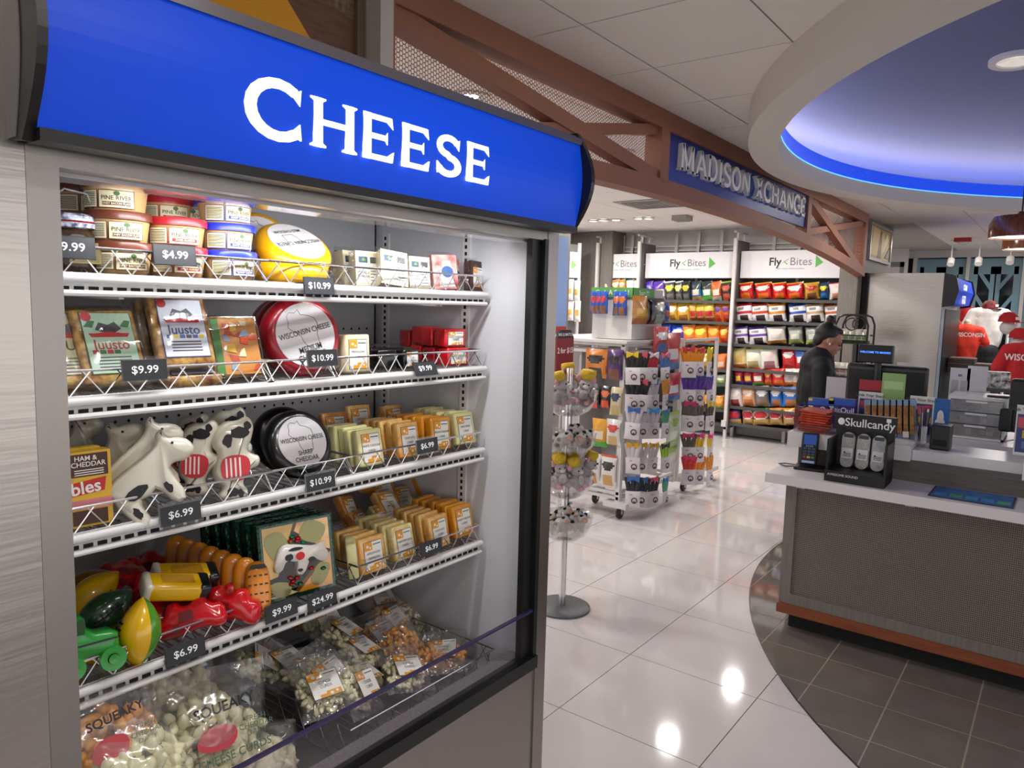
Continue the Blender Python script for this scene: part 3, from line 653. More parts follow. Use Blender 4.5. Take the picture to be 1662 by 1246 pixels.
# ---- cheese wheels
WI=[(-.30,.33),(-.22,.40),(-.10,.36),(-.02,.42),(.02,.30),(.18,.24),(.30,.16),(.33,.04),(.30,-.10),(.26,-.16),(.24,-.38),(-.04,-.38),(-.10,-.26),(-.12,-.12),(-.26,.0),(-.34,.10),(-.30,.20)]
def wheel(c,label,M,Rr,th,lines,lrot=0.0,showlabel=True):
    o=thing('waxed_cheese',label,'cheese wheel',group='waxed cheese wheels'); o.matrix_world=M
    e=min(.022,th*.46); prof=[(0,-th/2)]+[(Rr-e+e*math.cos(t),-th/2+e+e*math.sin(t)) for t in [-PI/2+PI/2*k/5 for k in range(6)]]+[(Rr-e+e*math.cos(t),th/2-e+e*math.sin(t)) for t in [PI/2*k/5 for k in range(6)]]+[(0,th/2)]
    MB().lathe(prof,40,0,cap=False).build('waxed_wheel',c,o,1.2)
    if showlabel:
        lr=(Rr-e)*1.03; mb=MB(); q=R(lrot,'Z')
        mb.lathe([(0,th/2+.0012),(lr,th/2+.0012),(lr,th/2-.004)],40,0,cap=False)
        mb.tube([tuple(q@Vector((x*lr*1.5+.0,y*lr*1.5+.012*lr/.06,th/2+.0013))) for x,y in WI],.0006,4,1,True)
        for s_,sz,yy in lines: mb.text(s_,sz*lr,q@T(0,yy*lr,th/2+.0022),1,bold=.006,sx=.8)
        mb.build('label',[mat('silver white label','dcd8da',0.22),col('1e1e20')],o)
    return o
def wm(x,y,z,tilt,yaw): return T(x,y,z)@R(yaw,'Z')@R(PI/2-tilt,'X')
Lred=[('WISCONSIN CHEESE',.245,.10),('MEDIUM',.27,-.45),('CHEDDAR',.27,-.70)]; Lblk=[('WISCONSIN CHEESE',.245,.10),('SHARP',.26,-.45),('CHEDDAR',.26,-.70)]; Lyel=[('WISCONSIN CHEESE',.26,.10),('MILD CHEDDAR',.2,-.55)]
M_redwax=mat('red wax','a10d24',0.3,coat=.3,bump=.15,bscale=25); M_blkwax=mat('black wax','0a0a0b',0.28,coat=.4); M_yelwax=mat('yellow wax','e3a800',0.32,coat=.3,bump=.15,bscale=25)
Rr=.089
for k,(px,Y,tl,lb) in enumerate(((487,1.355,.20,'red waxed wheel with medium cheddar label, front of the red row'),(474,1.420,.22,'red waxed wheel, middle of the leaning red row'),(466,1.480,.25,'red waxed wheel at the back of the red row'))):
    wheel(M_redwax,lb,wm(AY(px,560,Y).x,Y,SH[1]+Rr*.95+.002,tl,-.18),Rr,.056,Lred,.25,k<3)
for k,(px,Y,tl,lb) in enumerate(((483,1.355,.42,'black waxed wheel with sharp cheddar label, in front'),(462,1.425,.42,'black waxed wheel leaning behind the sharp cheddar wheel'))):
    wheel(M_blkwax,lb,wm(AY(px,730,Y).x,Y,SH[2]+Rr*.80+.002,tl,-.15),Rr*.87,.050,Lblk,.05)
p=AY(476,410,1.36); wheel(M_yelwax,'yellow waxed wheel lying tilted with state map label uppermost',T(p.x,1.36,SH[0]+.073)@R(-.45,'Z')@R(.62,'X')@R(.20,'Y'),.083,.048,Lyel,-2.6)
wheel(M_yelwax,'yellow waxed wheel lying under the labelled yellow wheel',T(p.x-.012,1.36,SH[0]+.028)@R(-.3,'Z')@R(.10,'X'),.083,.046,Lyel,0)
wheel(M_yelwax,'yellow waxed wheel leaning behind the other yellow wheels',T(p.x-.005,1.485,SH[0]+.087)@R(-.3,'Z')@R(1.1,'X'),.080,.050,Lyel,0)
# ---- label art for block cheese
def block_label(mb,w,h,y,l1,l2,base=0):
    """white label with orange dotted corners, at depth y facing -Y, centred on the origin"""
    def q(x0,x1,z0,z1,mi,d): mb.box(x0,x1,y-d,y,z0,z1,mi)
    q(-w/2,w/2,-h/2,h/2,base+1,.0006); q(-w/2+.0012,w/2-.0012,-h/2+.0012,h/2-.0012,base,.0010)
    q(-w/2+.0016,-w*.05,h*.20,h/2-.0016,base+2,.0014); q(-w*.05,w*.42,-h/2+.0016,-h*.28,base+2,.0014); q(-w*.28,-w*.05,-h/2+.0016,-h*.36,base+2,.0014)
    for (a,b,r) in ((-.30,.34,.07),(-.16,.28,.05),(.1,-.40,.06),(.28,-.36,.05)):
        mb.lathe([(0,0),(w*r,0)],8,base,T(a*w,y-.0017,b*h)@FX90,cap=False)
    q(w*.0,w*.42,h*.36,h*.39,base+1,.0013)
    mb.text(l1,w*.14,T(0,y-.0015,h*.08)@FX90,base+1,sx=.85); mb.text(l2,w*.14,T(0,y-.0015,-h*.09)@FX90,base+1,sx=.85)
CH={'pale':mat('pale white cheddar','e6dfa0',0.28,coat=.5,bump=.1),'marble':mat('orange marbled cheese','e08f2c',0.3,coat=.5,noise='efc77a',nscale=40),'orange':mat('orange cheddar','e2971f',0.3,coat=.5,bump=.1),
    'pepper':mat('pepper jack cheese','e9e3ae',0.3,coat=.5,noise='dcb96a',nscale=70),'rust':mat('rust marbled cheese','c87428',0.3,coat=.5,noise='dba050',nscale=35),'white':mat('creamy white cheese','ded2ae',0.35,coat=.4),
    'redw':mat('red waxed block','c3161c',0.25,coat=.5),'blackw':mat('black waxed block','0e0d0d',0.25,coat=.5)}
M_lab=[mat('white label paper','ece9e2',0.45),col('26231f'),mat('orange label print','e89a10',0.45)]
BLK={}
def block(kind,w,h,d,l1='CHEDDAR',l2='CHEESE',lab=True):
    k=(kind,w,h,d,l1,l2,lab)
    if k not in BLK:
        b=MB().rbox(w,d,h,min(.005,d*.3),0,T(0,0,h/2)).mesh('cheese_body',CH[kind]); shade(b,1.2); L=None
        if lab: mb=MB(); block_label(mb,w*.74,h*.78,-d/2,l1,l2); mb.v=[(a,b_,c+h*.48) for a,b_,c in mb.v]; L=mb.mesh('label',M_lab)
        BLK[k]=(b,L)
    return BLK[k]
def put_block(kind,label,x,y,z,rot,w=.075,h=.088,d=.025,l1='CHEDDAR',l2='CHEESE',lab=True,grp='labelled cheese blocks'):
    b,L=block(kind,w,h,d,l1,l2,lab); o=thing('cheese_block',label,'cheese block',(x,y,z),rot,group=grp); link('cheese_body',b,o)
    if L: link('label',L,o)
    return o
rg=random.Random(3)
# third shelf, right-hand basket
NM={'pale':'pale yellow','marble':'orange marbled','orange':'plain orange','pepper':'speckled pale','rust':'rust-orange'}
def columns(n,py,spec,Z,shelfname):
    for (px,kind,cnt,l1,l2,y0,lift) in spec:
        for k in range(cnt):
            Y=y0+k*.0285; x=AY(px,py,y0).x+rg.uniform(-.004,.004)
            pos=['front','second','third','fourth','fifth','sixth'][k]
            put_block(kind,f'{NM[kind]} cheese block, {pos} in its {shelfname} column {lift[1]}',x,Y,Z+.004+lift[0]+rg.uniform(0,.004),(-.20+rg.uniform(-.06,.06),rg.uniform(-.05,.05),rg.uniform(-.10,.06)),l1=l1,l2=l2)
columns(2,735,[(602,'pale',5,'WHITE CHEDDAR','CHEESE',1.300,(0,'beside the black wheels')),(664,'marble',5,'COLBY JACK','CHEESE',1.305,(0,'second from left')),(712,'orange',5,'MEDIUM CHEDDAR','CHEESE',1.31,(0,'third from left')),(755,'pale',6,'BABY SWISS','CHEESE',1.305,(.004,'next to the side wall'))],SH[2],'third shelf')
for k,px in enumerate((545,585,640,700)): put_block(['rust','marble','marble','orange'][k],f'{["rust-orange","orange marbled","orange marbled","plain orange"][k]} cheese block, {ORD[k]} from left in the back row, third shelf',AY(px,690,1.56).x,1.56,SH[2]+.006+.012*(k%2),(-.25,0,.1*k-.2))
columns(3,880,[(605,'marble',4,'APPLEWOOD','PEPPERONI',1.305,(0,'beside the gift boxes')),(655,'pepper',5,'HABANERO JACK','CHEESE',1.315,(0,'second from left')),(712,'marble',5,'COLBY JACK','CHEESE',1.31,(0,'third from left')),(752,'orange',6,'SHARP CHEDDAR','CHEESE',1.305,(.008,'next to the side wall'))],SH[3],'fourth shelf')
put_block('pale','pale cheese block standing on edge at the left end of the pepper basket',AY(574,890,1.33).x,1.33,SH[3]+.004,(-.1,0,.9))
for k,(px,py,Y,dz,kd,ry) in enumerate(((600,850,1.50,.0,'rust',.1),(575,850,1.55,.03,'rust',.2),(630,850,1.56,.055,'rust',-.1),(660,850,1.55,.02,'marble',.0),(600,805,1.60,.10,'rust',.35),(640,840,1.47,.05,'marble',.1),(700,840,1.52,.045,'orange',.05),(640,840,1.44,.035,'pepper',-.1))):
    put_block(kd,f'{NM[kd]} cheese block, {ORD[k]} of the pile behind the fourth-shelf basket',AY(px,py,Y).x,Y,SH[3]+.006+dz,(-1.0+rg.uniform(-.3,.5),ry,rg.uniform(-.4,.4)))
# second shelf, right-hand basket
put_block('white','creamy white cheese block with orange label beside the red wheels',AY(574,590,1.32).x,1.32,SH[1]+.003,(-.06,0,-.1),w=.068,h=.088,d=.04,l1='PROVOLONE',l2='CHEESE')
for k,(px,Y,z) in enumerate(((622,1.34,0),(636,1.39,0),(660,1.33,0),(606,1.42,0))): put_block('blackw',f'black waxed cheese block, {ORD[k]} of the low black group on the second shelf',AY(px,590,Y).x,Y,SH[1]+.003,(-.05,0,-.1+.08*k),w=.058,h=.048,d=.04,lab=(k==2),l1='AGED',l2='CHEDDAR')
for k,(px,Y,z,t) in enumerate(((735,1.320,0,'bottom front'),(730,1.325,.050,'top front'),(712,1.375,.0,'bottom, second row'),(708,1.378,.050,'top, second row'),(692,1.43,.052,'top, third row'),(690,1.43,0,'bottom, third row'),(672,1.49,.04,'rear'))): put_block('redw',f'red waxed cheese block, {t} of the red stack by the side wall',AY(px,580,Y).x,Y,SH[1]+.003+z,(0,0,-.12),w=.074,h=.048,d=.045,l1='WHITE CHEDDAR',l2='CHEESE')
# top shelf, right-hand basket: wrapped wedges
M_wrap=film('crinkled clear wrap','ffffff',.06,.15,bump=.6,bscale=60,edge=.35)
def wedge(px,Y,w,h,d,label,c,lab,rot):
    x=AY(px,430,Y).x; o=thing('wrapped_wedge',label,'cheese wedge',(x,Y,SH[0]+.003),rot,group='wrapped wedges on the top shelf')
    MB().prism([(-w/2,-d/2),(w/2,-d/2),(w*.42,d/2),(-w*.3,d*.45)],0,h).build('cheese_body',c,o)
    lab(o,w,h,d); mb=MB(); mb.pillow(w*1.12,h*1.16,d*1.25,8,10,None,T(0,.0,-.002),seed=int(px),crimp=.04,rnd=.25); mb.build('clear_wrap',M_wrap,o,True)
def lab_green(o,w,h,d):
    mb=MB(); y=-d/2-.001
    for s in (-1,1): mb.box(s*w*.22-w*.19,s*w*.22+w*.19,y,y+.001,h*.08,h*.86,0); mb.box(s*w*.22-w*.17,s*w*.22+w*.17,y-.0006,y,h*.66,h*.84,1 if s<0 else 2); mb.prism([(-.25,0),(.0,.3),(.25,.0),(0,-.12)],0,.001,3,T(-w*.22,y-.0006,h*.74)@FX90@S(w*.35,h*.25,1)) if s<0 else None
    mb.text('Asiago',w*.16,T(-w*.22,y-.001,h*.40)@FX90,2); mb.text('Cheese',w*.14,T(-w*.22,y-.001,h*.28)@FX90,2)
    for k in range(5): mb.box(w*.05,w*.38,y-.0008,y,h*(.15+.09*k),h*(.17+.09*k),2)
    mb.build('label',[M_lab[0],col('39546e'),col('4a4a48'),col('6f9c3c')],o)
def lab_oval(o,w,h,d):
    mb=MB(); y=-d/2-.001; mb.prism([(-w*.3,h*.05),(w*.34,h*.05),(w*.22,h*.82),(-w*.1,h*.82)],0,.001,0,T(0,y,0)@FX90); mb.lathe([(0,0),(w*.24,0)],20,1,T(w*.06,y-.0012,h*.5)@FX90@S(1,.75,1),cap=False); mb.build('label',[M_lab[0],col('43639c')],o)
def lab_orange(o,w,h,d): mb=MB(); block_label(mb,w*.7,h*.7,-d/2,'BRICK','CHEESE'); mb.v=[(a,b_,c+h*.45) for a,b_,c in mb.v]; mb.build('label',M_lab,o)
M_pink=mat('pink marbled cheese','e8b9b0',0.35,noise='d4504e',nscale=30,coat=.4); M_choc=mat('dark brown cheese','3c1c12',0.35,coat=.4)
wedge(562,1.44,.06,.085,.05,'wrapped white wedge at the back of the top-shelf wedges',CH['white'],lab_green,(-.1,0,.1))
wedge(590,1.38,.075,.082,.05,'wrapped white wedge with blue-green label, left of the group',CH['white'],lab_green,(-.08,0,-.1))
wedge(632,1.325,.078,.084,.05,'wrapped white wedge leaning forward at the front of the group',CH['white'],lab_green,(-.22,.10,-.15))
wedge(672,1.345,.07,.078,.05,'wrapped white wedge with green leaf label beside the pink wedge',CH['white'],lab_green,(-.08,0,-.05))
wedge(716,1.335,.085,.088,.05,'pink marbled wedge with blue oval label',M_pink,lab_oval,(-.12,-.05,-.1)); wedge(728,1.41,.08,.085,.05,'pink marbled wedge behind the labelled pink one',M_pink,lab_oval,(-.1,0,0))
wedge(768,1.325,.052,.080,.04,'dark brown wedge with orange label near the side wall',M_choc,lab_orange,(-.1,.06,-.1)); wedge(760,1.39,.05,.08,.04,'dark brown wedge behind the orange-labelled one',M_choc,lab_orange,(-.1,0,0))
# second shelf, left: flat browned cheese slabs in clear trays
M_bake=mat('browned baked cheese','dcb25c',0.35,noise='7a3a10',nscale=55,coat=.4); M_tray=film('clear tray plastic','fbfbfb',.05,.10,edge=.35,bump=.2,bscale=30)
def slab(px,Y,tilt,label,paint,z=0,yaw=-.1,roll=0,w=.108,h=.140):
    o=thing('baked_cheese_slab',label,'cheese slab',(AY(px,600,Y).x,Y,SH[1]+.006+z),(-tilt,roll,yaw),group='browned cheese slabs on the second shelf')
    MB().rbox(w,.022,h,.006,0,T(0,0,h/2+.006)).build('cheese_body',M_bake,o,1.2)
    paint(o,w,h)
    MB().rbox(w*1.10,.034,h*1.06,.008,0,T(0,.002,h/2+.005)).build('clear_tray',M_tray,o,1.0)
    MB().box(-w*.62,w*.62,.015,.0165,-.004,h*1.14).build('tray_flange',M_tray,o)
def pj(bg,title,tcol,edge,flag,leaf=None):
    def f(o,w,h):
        mb=MB(); y=-.0125; x0,x1,z0,z1=-w*.36,w*.40,h*.17,h*.98
        mb.box(x0-.0015,x1+.0015,y-.0004,y,z0-.0015,z1+.0015,1); mb.box(x0,x1,y-.0009,y,z0,z1,0); cx=(x0+x1)/2
        mb.lathe([(0,0),(.009,0)],14,2,T(x0+.008,y-.0014,z1-.007)@FX90,cap=False)
        mb.prism([(-.022,-.006),(-.014,.008),(.0,.003),(.012,.009),(.022,-.004),(.010,-.012),(-.012,-.010)],0,.0005,3,T(cx,y-.0012,z1-.026)@FX90); mb.prism([(-.03,-.003),(.03,-.003),(.034,.004),(.024,.004),(.0,.007),(-.024,.004),(-.034,.004)],0,.0006,2,T(cx,y-.0012,z1-.043)@FX90)
        mb.text(title,.026,T(cx,y-.0014,z0+(z1-z0)*.46)@FX90,4,bold=.015,sx=.92)
        for k in range(4): mb.box(cx-.028,cx+.028,y-.0012,y,z0+.010+.006*k,z0+.0125+.006*k,3)
        for k,c in enumerate(flag): mb.box(cx-.034+k*.012,cx-.024+k*.012,y-.0014,y,z0+.036,z0+.043,c)
        if leaf:
            for s in (-1,1): mb.prism([(-.010,-.004),(.0,.008),(.010,.006),(.004,-.006)],0,.0006,6,T(cx+s*.030,y-.0012,z1-.022)@FX90)
        mb.build('label',[col(bg,.4),col(edge),col('c8202c'),col('4a4a50'),col(tcol),col('e2c224'),col('2d7a44')],o)
    return f
slab(118,1.325,.50,'browned cheese slab with beige label at the left stile',pj('d9cf9c','BRUN','6a5a2a','5a2a1c',[]),yaw=-.05)
slab(190,1.315,.46,'browned cheese slab with green label behind a price tag',pj('b9d8bb','Juusto','b4343c','2c5a34',[2,6,2,6],True),yaw=-.02)
slab(305,1.315,.42,'browned cheese slab with white and blue label, raised highest',pj('dfe4f2','Juusto','4a5a9c','24308c',[4,5,4,3,4,5]),z=.024,yaw=-.10)
slab(285,1.375,.42,'browned cheese slab behind the white and blue label',pj('dfe4f2','Juusto','4a5a9c','24308c',[4,5]),z=.014,yaw=-.1)
slab(170,1.40,.40,'browned cheese slab behind the green-labelled slab',pj('b9d8bb','Juusto','b4343c','2c5a34',[2,6]),yaw=0)
slab(320,1.305,1.35,'browned cheese slab lying flat under the white and blue one',pj('dfe4f2','Juusto','4a5a9c','24308c',[4]),yaw=-.1,h=.11)
def pepperpaint(o,w,h):
    mb=MB(); y=-.0125; mb.box(-w*.44,w*.46,y-.0006,y,h*.06,h*.99,0); mb.box(-w*.44,-w*.28,y-.0012,y,h*.06,h*.99,1)
    r=random.Random(5)
    for k in range(16): mb.prism([(r.uniform(-.012,-.004),r.uniform(-.01,0)),(r.uniform(.004,.012),r.uniform(-.01,-.002)),(r.uniform(.002,.012),r.uniform(.004,.01)),(r.uniform(-.01,0),r.uniform(.004,.01))],0,.0006+.0001*k,2+k%5,T(r.uniform(-w*.18,w*.38),y-.0008,h*r.uniform(.15,.92))@FX90)
    mb.build('label',[col('c9822e',.35),col('3c7a2a'),col('d84a1c'),col('e8b83a'),col('b33a22'),col('d9c79a'),col('8aa0c0')],o)
slab(388,1.315,.42,'cheese slab in a green-edged wrapper printed with peppers',pepperpaint,z=.0,yaw=-.2,w=.10,h=.125); slab(378,1.37,.42,'pepper-printed slab behind the green-edged one',pepperpaint,z=0.004,yaw=-.2,w=.10,h=.12)
# third shelf, left: lunch boxes
for k,(px,Y,lb) in enumerate(((138,1.30,'yellow ham and cheddar lunch box in front by the stile'),(122,1.335,'yellow ham and cheddar lunch box behind the front one'))):
    o=thing('lunch_box',lb,'box',(AY(px,800,Y).x,Y,SH[2]+.003),(-.05,0,-.06),group='ham and cheddar lunch boxes'); w,h=.088,.128; MB().box(-w/2,w/2,0,.03,0,h).build('carton',mat('yellow carton','e2b32c',0.4),o)
    mb=MB(); y=-.0005
    mb.box(-w*.5,-w*.18,y-.0004,y,h*.55,h,4); mb.box(-w*.22,w*.44,y-.0010,y,h*.67,h*.97,1); mb.text('HAM &',.0115,T(.004,y-.0016,h*.91)@FX90,2,bold=.012); mb.text('CHEDDAR',.0115,T(.008,y-.0016,h*.83)@FX90,2,bold=.012)
    for q in range(3): mb.box(-w*.16,w*.36,y-.0014,y,h*(.69+.03*q),h*(.702+.03*q),2)
    mb.box(-w*.5,w*.5,y-.0006,y,h*.24,h*.36,5); mb.prism([(-w*.49,h*.40),(w*.36,h*.46),(w*.40,h*.64),(-w*.49,h*.57)],0,.0008,3,T(0,y,0)@FX90); mb.text('ables',.030,T(-.004,y-.0016,h*.515)@FX90@R(.08,'Z'),2,bold=.02)
    mb.box(-w*.22,w*.40,y-.0008,y,h*.03,h*.22,1); mb.build('printed_front',[col('e2b32c'),col('4a2a20'),col('f2ece4'),col('c8262c'),col('cfa468'),col('d8808a')],o)
# third shelf: shaped cheeses (puffed outlines)
def puff(mb,outline,th,M,mi=0,inset=.16):
    """solid rounded slab from an outline: two bevel rings front and back"""
    n=len(outline); cx=sum(p[0] for p in outline)/n; cz=sum(p[1] for p in outline)/n
    nn=[]
    for i in range(n):
        a=Vector(outline[i-1]); b=Vector(outline[(i+1)%n]); d=(b-a).normalized(); nn.append(Vector((-d.y,d.x)))
    ar=sum(outline[i][0]*outline[(i+1)%n][1]-outline[(i+1)%n][0]*outline[i][1] for i in range(n)); sg=1 if ar>0 else -1
    rings=[]; b=th*inset*1.6
    for off,yy in ((b,-th/2),(b*.35,-th*.40),(0,-th*.2),(0,th*.2),(b*.35,th*.40),(b,th/2)):
        rings.append([(outline[i][0]+nn[i].x*sg*off,yy,outline[i][1]+nn[i].y*sg*off) for i in range(n)])
    vs=[v for r in rings for v in r]; fs=[]
    for k in range(len(rings)-1):
        for i in range(n): fs.append((k*n+i,k*n+(i+1)%n,(k+1)*n+(i+1)%n,(k+1)*n+i))
    fs.append(tuple(range(n-1,-1,-1))); fs.append(tuple((len(rings)-1)*n+i for i in range(n)))
    mb.add(vs,fs,mi,M); return mb
def smooth_outline(p,it=2):
    for _ in range(it):
        q=[]
        for i in range(len(p)):
            a=p[i]; b=p[(i+1)%len(p)]; q+=[(a[0]*.75+b[0]*.25,a[1]*.75+b[1]*.25),(a[0]*.25+b[0]*.75,a[1]*.25+b[1]*.75)]
        p=q
    return p
COW=[(-.66,-.60),(-.40,-.60),(-.36,-.14),(-.16,-.20),(.0,-.14),(.04,-.60),(.30,-.60),(.34,-.02),(.46,.04),(.66,-.08),(.88,-.02),(.92,.18),(.80,.36),(.66,.46),(.70,.64),(.54,.62),(.46,.50),(.28,.44),(-.30,.42),(-.58,.38),(-.70,.16)]
def blob(cx,cz,rx,rz,seed,n=12):
    r=random.Random(seed); return [(cx+rx*math.cos(2*PI*k/n)*r.uniform(.75,1.15),cz+rz*math.sin(2*PI*k/n)*r.uniform(.75,1.15)) for k in range(n)]
M_cowwax=mat('ivory waxed cheese','ddd8c6',0.28,coat=.4); M_patch=mat('black printed patch','17161a',0.4)
def animal(px,py,Y,sc_,roll,label,tilt=.25,yaw=-.3,th=.058,z=0):
    p=AY(px,py,Y); o=thing('cow_cheese',label,'shaped cheese',(p.x,Y,p.z+z),(-tilt,-roll,yaw),group='cow-shaped cheeses on the third shelf')
    ol=[(x*sc_,y*sc_) for x,y in smooth_outline(COW,1)]; puff(MB(),ol,th,ID,inset=.08).build('waxed_body',M_cowwax,o,.9)
    mb=MB()
    for k,(cx,cz,rx,rz) in enumerate(((-.30,-.0,.20,.10),(-.50,-.30,.06,.12),(.14,-.26,.06,.12))): mb.prism([(x*sc_,y*sc_) for x,y in blob(cx,cz,rx,rz,k)],0,.0012,0,T(0,-th/2-.0003,0)@FX90)
    mb.build('black_patches',M_patch,o); mb=MB(); mb.ball((.66*sc_,-th*.52,.32*sc_),.0025); mb.build('eye',M_black,o)
animal(246,780,1.30,.102,.62,'ivory cow-shaped cheese lying nearest the basket rail'); animal(236,758,1.355,.102,.70,'ivory cow-shaped cheese leaning second from the rail'); animal(195,762,1.42,.10,1.0,'ivory cow-shaped cheese with head raised behind the lunch box'); animal(275,745,1.50,.08,.3,'ivory cow-shaped cheese in the shade at the back'); animal(130,735,1.52,.08,.9,'ivory cow-shaped cheese far back beside the stile')
FIG=[(-.30,-1.0),(.22,-1.0),(.30,-.80),(.14,-.62),(.34,-.30),(.56,-.26),(.60,-.02),(.40,.06),(.30,.16),(.42,.40),(.50,.72),(.36,.96),(.14,.84),(-.16,.86),(-.40,.60),(-.46,.30),(-.30,.12),(-.46,-.20),(-.44,-.50),(-.24,-.66),(-.40,-.84)]
def figure(px,py,Y,s,yaw,label,roll=0):
    p=AY(px,py,Y); th=.042; o=thing('figure_cheese',label,'shaped cheese',(p.x,Y,p.z),(-.16,roll,yaw),group='white figure-shaped cheeses')
    ol=[(x*s,y*s) for x,y in smooth_outline(FIG)]; puff(MB(),ol,th,ID).build('waxed_body',M_cowwax,o,1.3); mb=MB()
    # plain printed patches only
    mb.prism([(x*s,y*s) for x,y in smooth_outline([(-.30,-.50),(.18,-.56),(.34,-.24),(.26,.06),(-.26,.06),(-.36,-.20)])],0,.0012,1,T(0,-th/2-.0003,0)@FX90)
    for k,(cx,cz,rx,rz) in enumerate(((.10,.56,.22,.14),(-.16,.40,.12,.16),(.30,.72,.08,.12),(-.12,-.78,.14,.12),(.08,-.82,.07,.10))): mb.prism([(x*s,y*s) for x,y in blob(cx,cz,rx,rz,k+20)],0,.0014,0,T(0,-th/2-.0003,0)@FX90)
    for k in range(4): mb.box(-.24*s+.10*s*k,-.20*s+.10*s*k,-th/2-.0022,-th/2-.0014,-.44*s,0.0,2)
    mb.build('printed_patches',[M_patch,col('c8323c'),col('e8dcd8')],o)
figure(378,742,1.315,.086,-.30,'white figure-shaped cheese with red patch leaning at the front'); figure(368,722,1.375,.084,-.30,'white figure-shaped cheese with red patch, second in the lean'); figure(322,740,1.36,.078,-.75,'white figure-shaped cheese turned sideways, black patches'); figure(308,728,1.42,.078,-.75,'white figure-shaped cheese turned sideways at the back')
# fourth shelf, left: waxed shapes
Z4=SH[3]+.004
TRAC=[(-.9,-.1),(-.9,.35),(-.55,.40),(-.50,.95),(-.05,.95),(.0,.40),(.75,.34),(.80,-.1),(.78,-.36),(.48,-.5),(.2,-.3),(-.1,-.3),(-.3,-.55),(-.75,-.55)]
o=thing('tractor_cheese','bright green tractor-shaped cheese at the left end of fourth shelf','shaped cheese',tuple(AY(140,1048,1.30)),(-.12,0,-.15)); s=.062
puff(MB(),[(x*s,y*s) for x,y in smooth_outline(TRAC,1)],.05,ID).build('waxed_body',mat('green wax','1f8a2c',0.3,coat=.4),o,1.2)
for cx,r in ((-.45,.020),(.55,.021)):
    wm_=MB().lathe([(0,.030),(r*.4,.031),(r*.45,.027),(r,.028),(r*1.02,0),(0,0)],20,[0,1,0,0,0],T(cx*s,0,-.42*s)@FX90).build('wheel',[mat('green wheel wax','23962f',0.3,coat=.3),M_patch],o,True)
MB().box(-.3*s,.7*s,-.0262,-.0255,.12*s,.17*s).build('stripe',M_patch,o); MB().prism([(-.45*s,.45*s),(-.1*s,.45*s),(-.1*s,.85*s),(-.4*s,.85*s)],0,.0006,0,T(0,-.0256,0)@FX90).build('cab_window',col('14401a'),o)
def football(px,py,Y,M,label,ca,cb,L=.066,r=.036):
    o=thing('football_cheese',label,'shaped cheese'); o.matrix_world=T(*AY(px,py,Y))@M
    prof=[(max(1e-7,r*math.sin(PI*k/14)**.8),-L+2*L*k/14) for k in range(15)]; prof[0]=(0,-L); prof[-1]=(0,L)
    mb=MB(); mb.lathe(prof,24,0,cap=False); mb.m=[0 if (i//14)>=12 else 1 for i in range(len(mb.f))]; mb.build('waxed_body',[ca,cb],o,1.3)
    mb=MB(); rr=r+.001
    for k in range(-2,3): mb.cb((-.010,-rr*.96*math.cos(k*.22),k*.011),(.016,.002,.003))
    mb.cb((-.010,-rr*1.0,0),(.003,.002,.056)); mb.build('laces',M_patch,o)
M_gy=mat('yellow football wax','e6b200',0.22,coat=.6); M_gg=mat('leaf green wax','4c8c1e',0.22,coat=.6); M_dg=mat('dark green wax','16341a',0.2,coat=.6)
football(227,1026,1.295,R(.12,'Y')@R(-1.5,'Z'),'yellow and green football-shaped cheese standing on its point',M_gy,M_gg)
for k,(px,py,Y,m,lb,a,b) in enumerate(((168,995,1.36,R(1.1,'Y'),'dark green football-shaped cheese lying on the pile',M_dg,M_dg),(150,965,1.45,R(1.0,'Y')@R(.5,'Z'),'yellow football-shaped cheese at the back left of pile',M_gy,M_gy),(182,1045,1.36,R(1.4,'Y'),'yellow and dark green football-shaped cheese under the pile',M_gy,M_dg),(140,955,1.52,R(1.3,'Y'),'yellow-brown football-shaped cheese deep in the corner',mat('ochre wax','b07c10',0.3,coat=.4),mat('ochre wax','b07c10')))): football(px,py,Y,m,lb,a,b,.06,.034)
TRUCK=[(-1.0,-.35),(-1.0,.10),(-.70,.16),(-.62,.55),(-.30,.62),(-.20,.42),(.05,.42),(.15,.60),(.48,.60),(.58,.30),(.95,.26),(1.0,-.35),(.62,-.42),(.45,-.30),(.0,-.30),(-.35,-.42)]
M_rw=mat('glossy red wax','c8101c',0.22,coat=.5)
def redtruck(px,py,Y,rot,label):
    o=thing('red_cheese',label,'shaped cheese',tuple(AY(px,py,Y)),rot,group='red waxed shapes on the fourth shelf'); s=.066
    puff(MB(),[(x*s,y*s) for x,y in smooth_outline(TRUCK,1)],.046,ID).build('waxed_body',M_rw,o,1.2)
    MB().prism([(-.3*s,-.1*s),(.1*s,-.1*s),(.08*s,.2*s),(-.28*s,.2*s)],0,.0008,0,T(0,-.0236,0)@FX90).prism([(-.5*s,-.36*s),(-.3*s,-.36*s),(-.3*s,-.14*s),(-.5*s,-.14*s)],0,.0008,0,T(0,-.0236,0)@FX90).build('dark_print',col('6e0c14'),o)
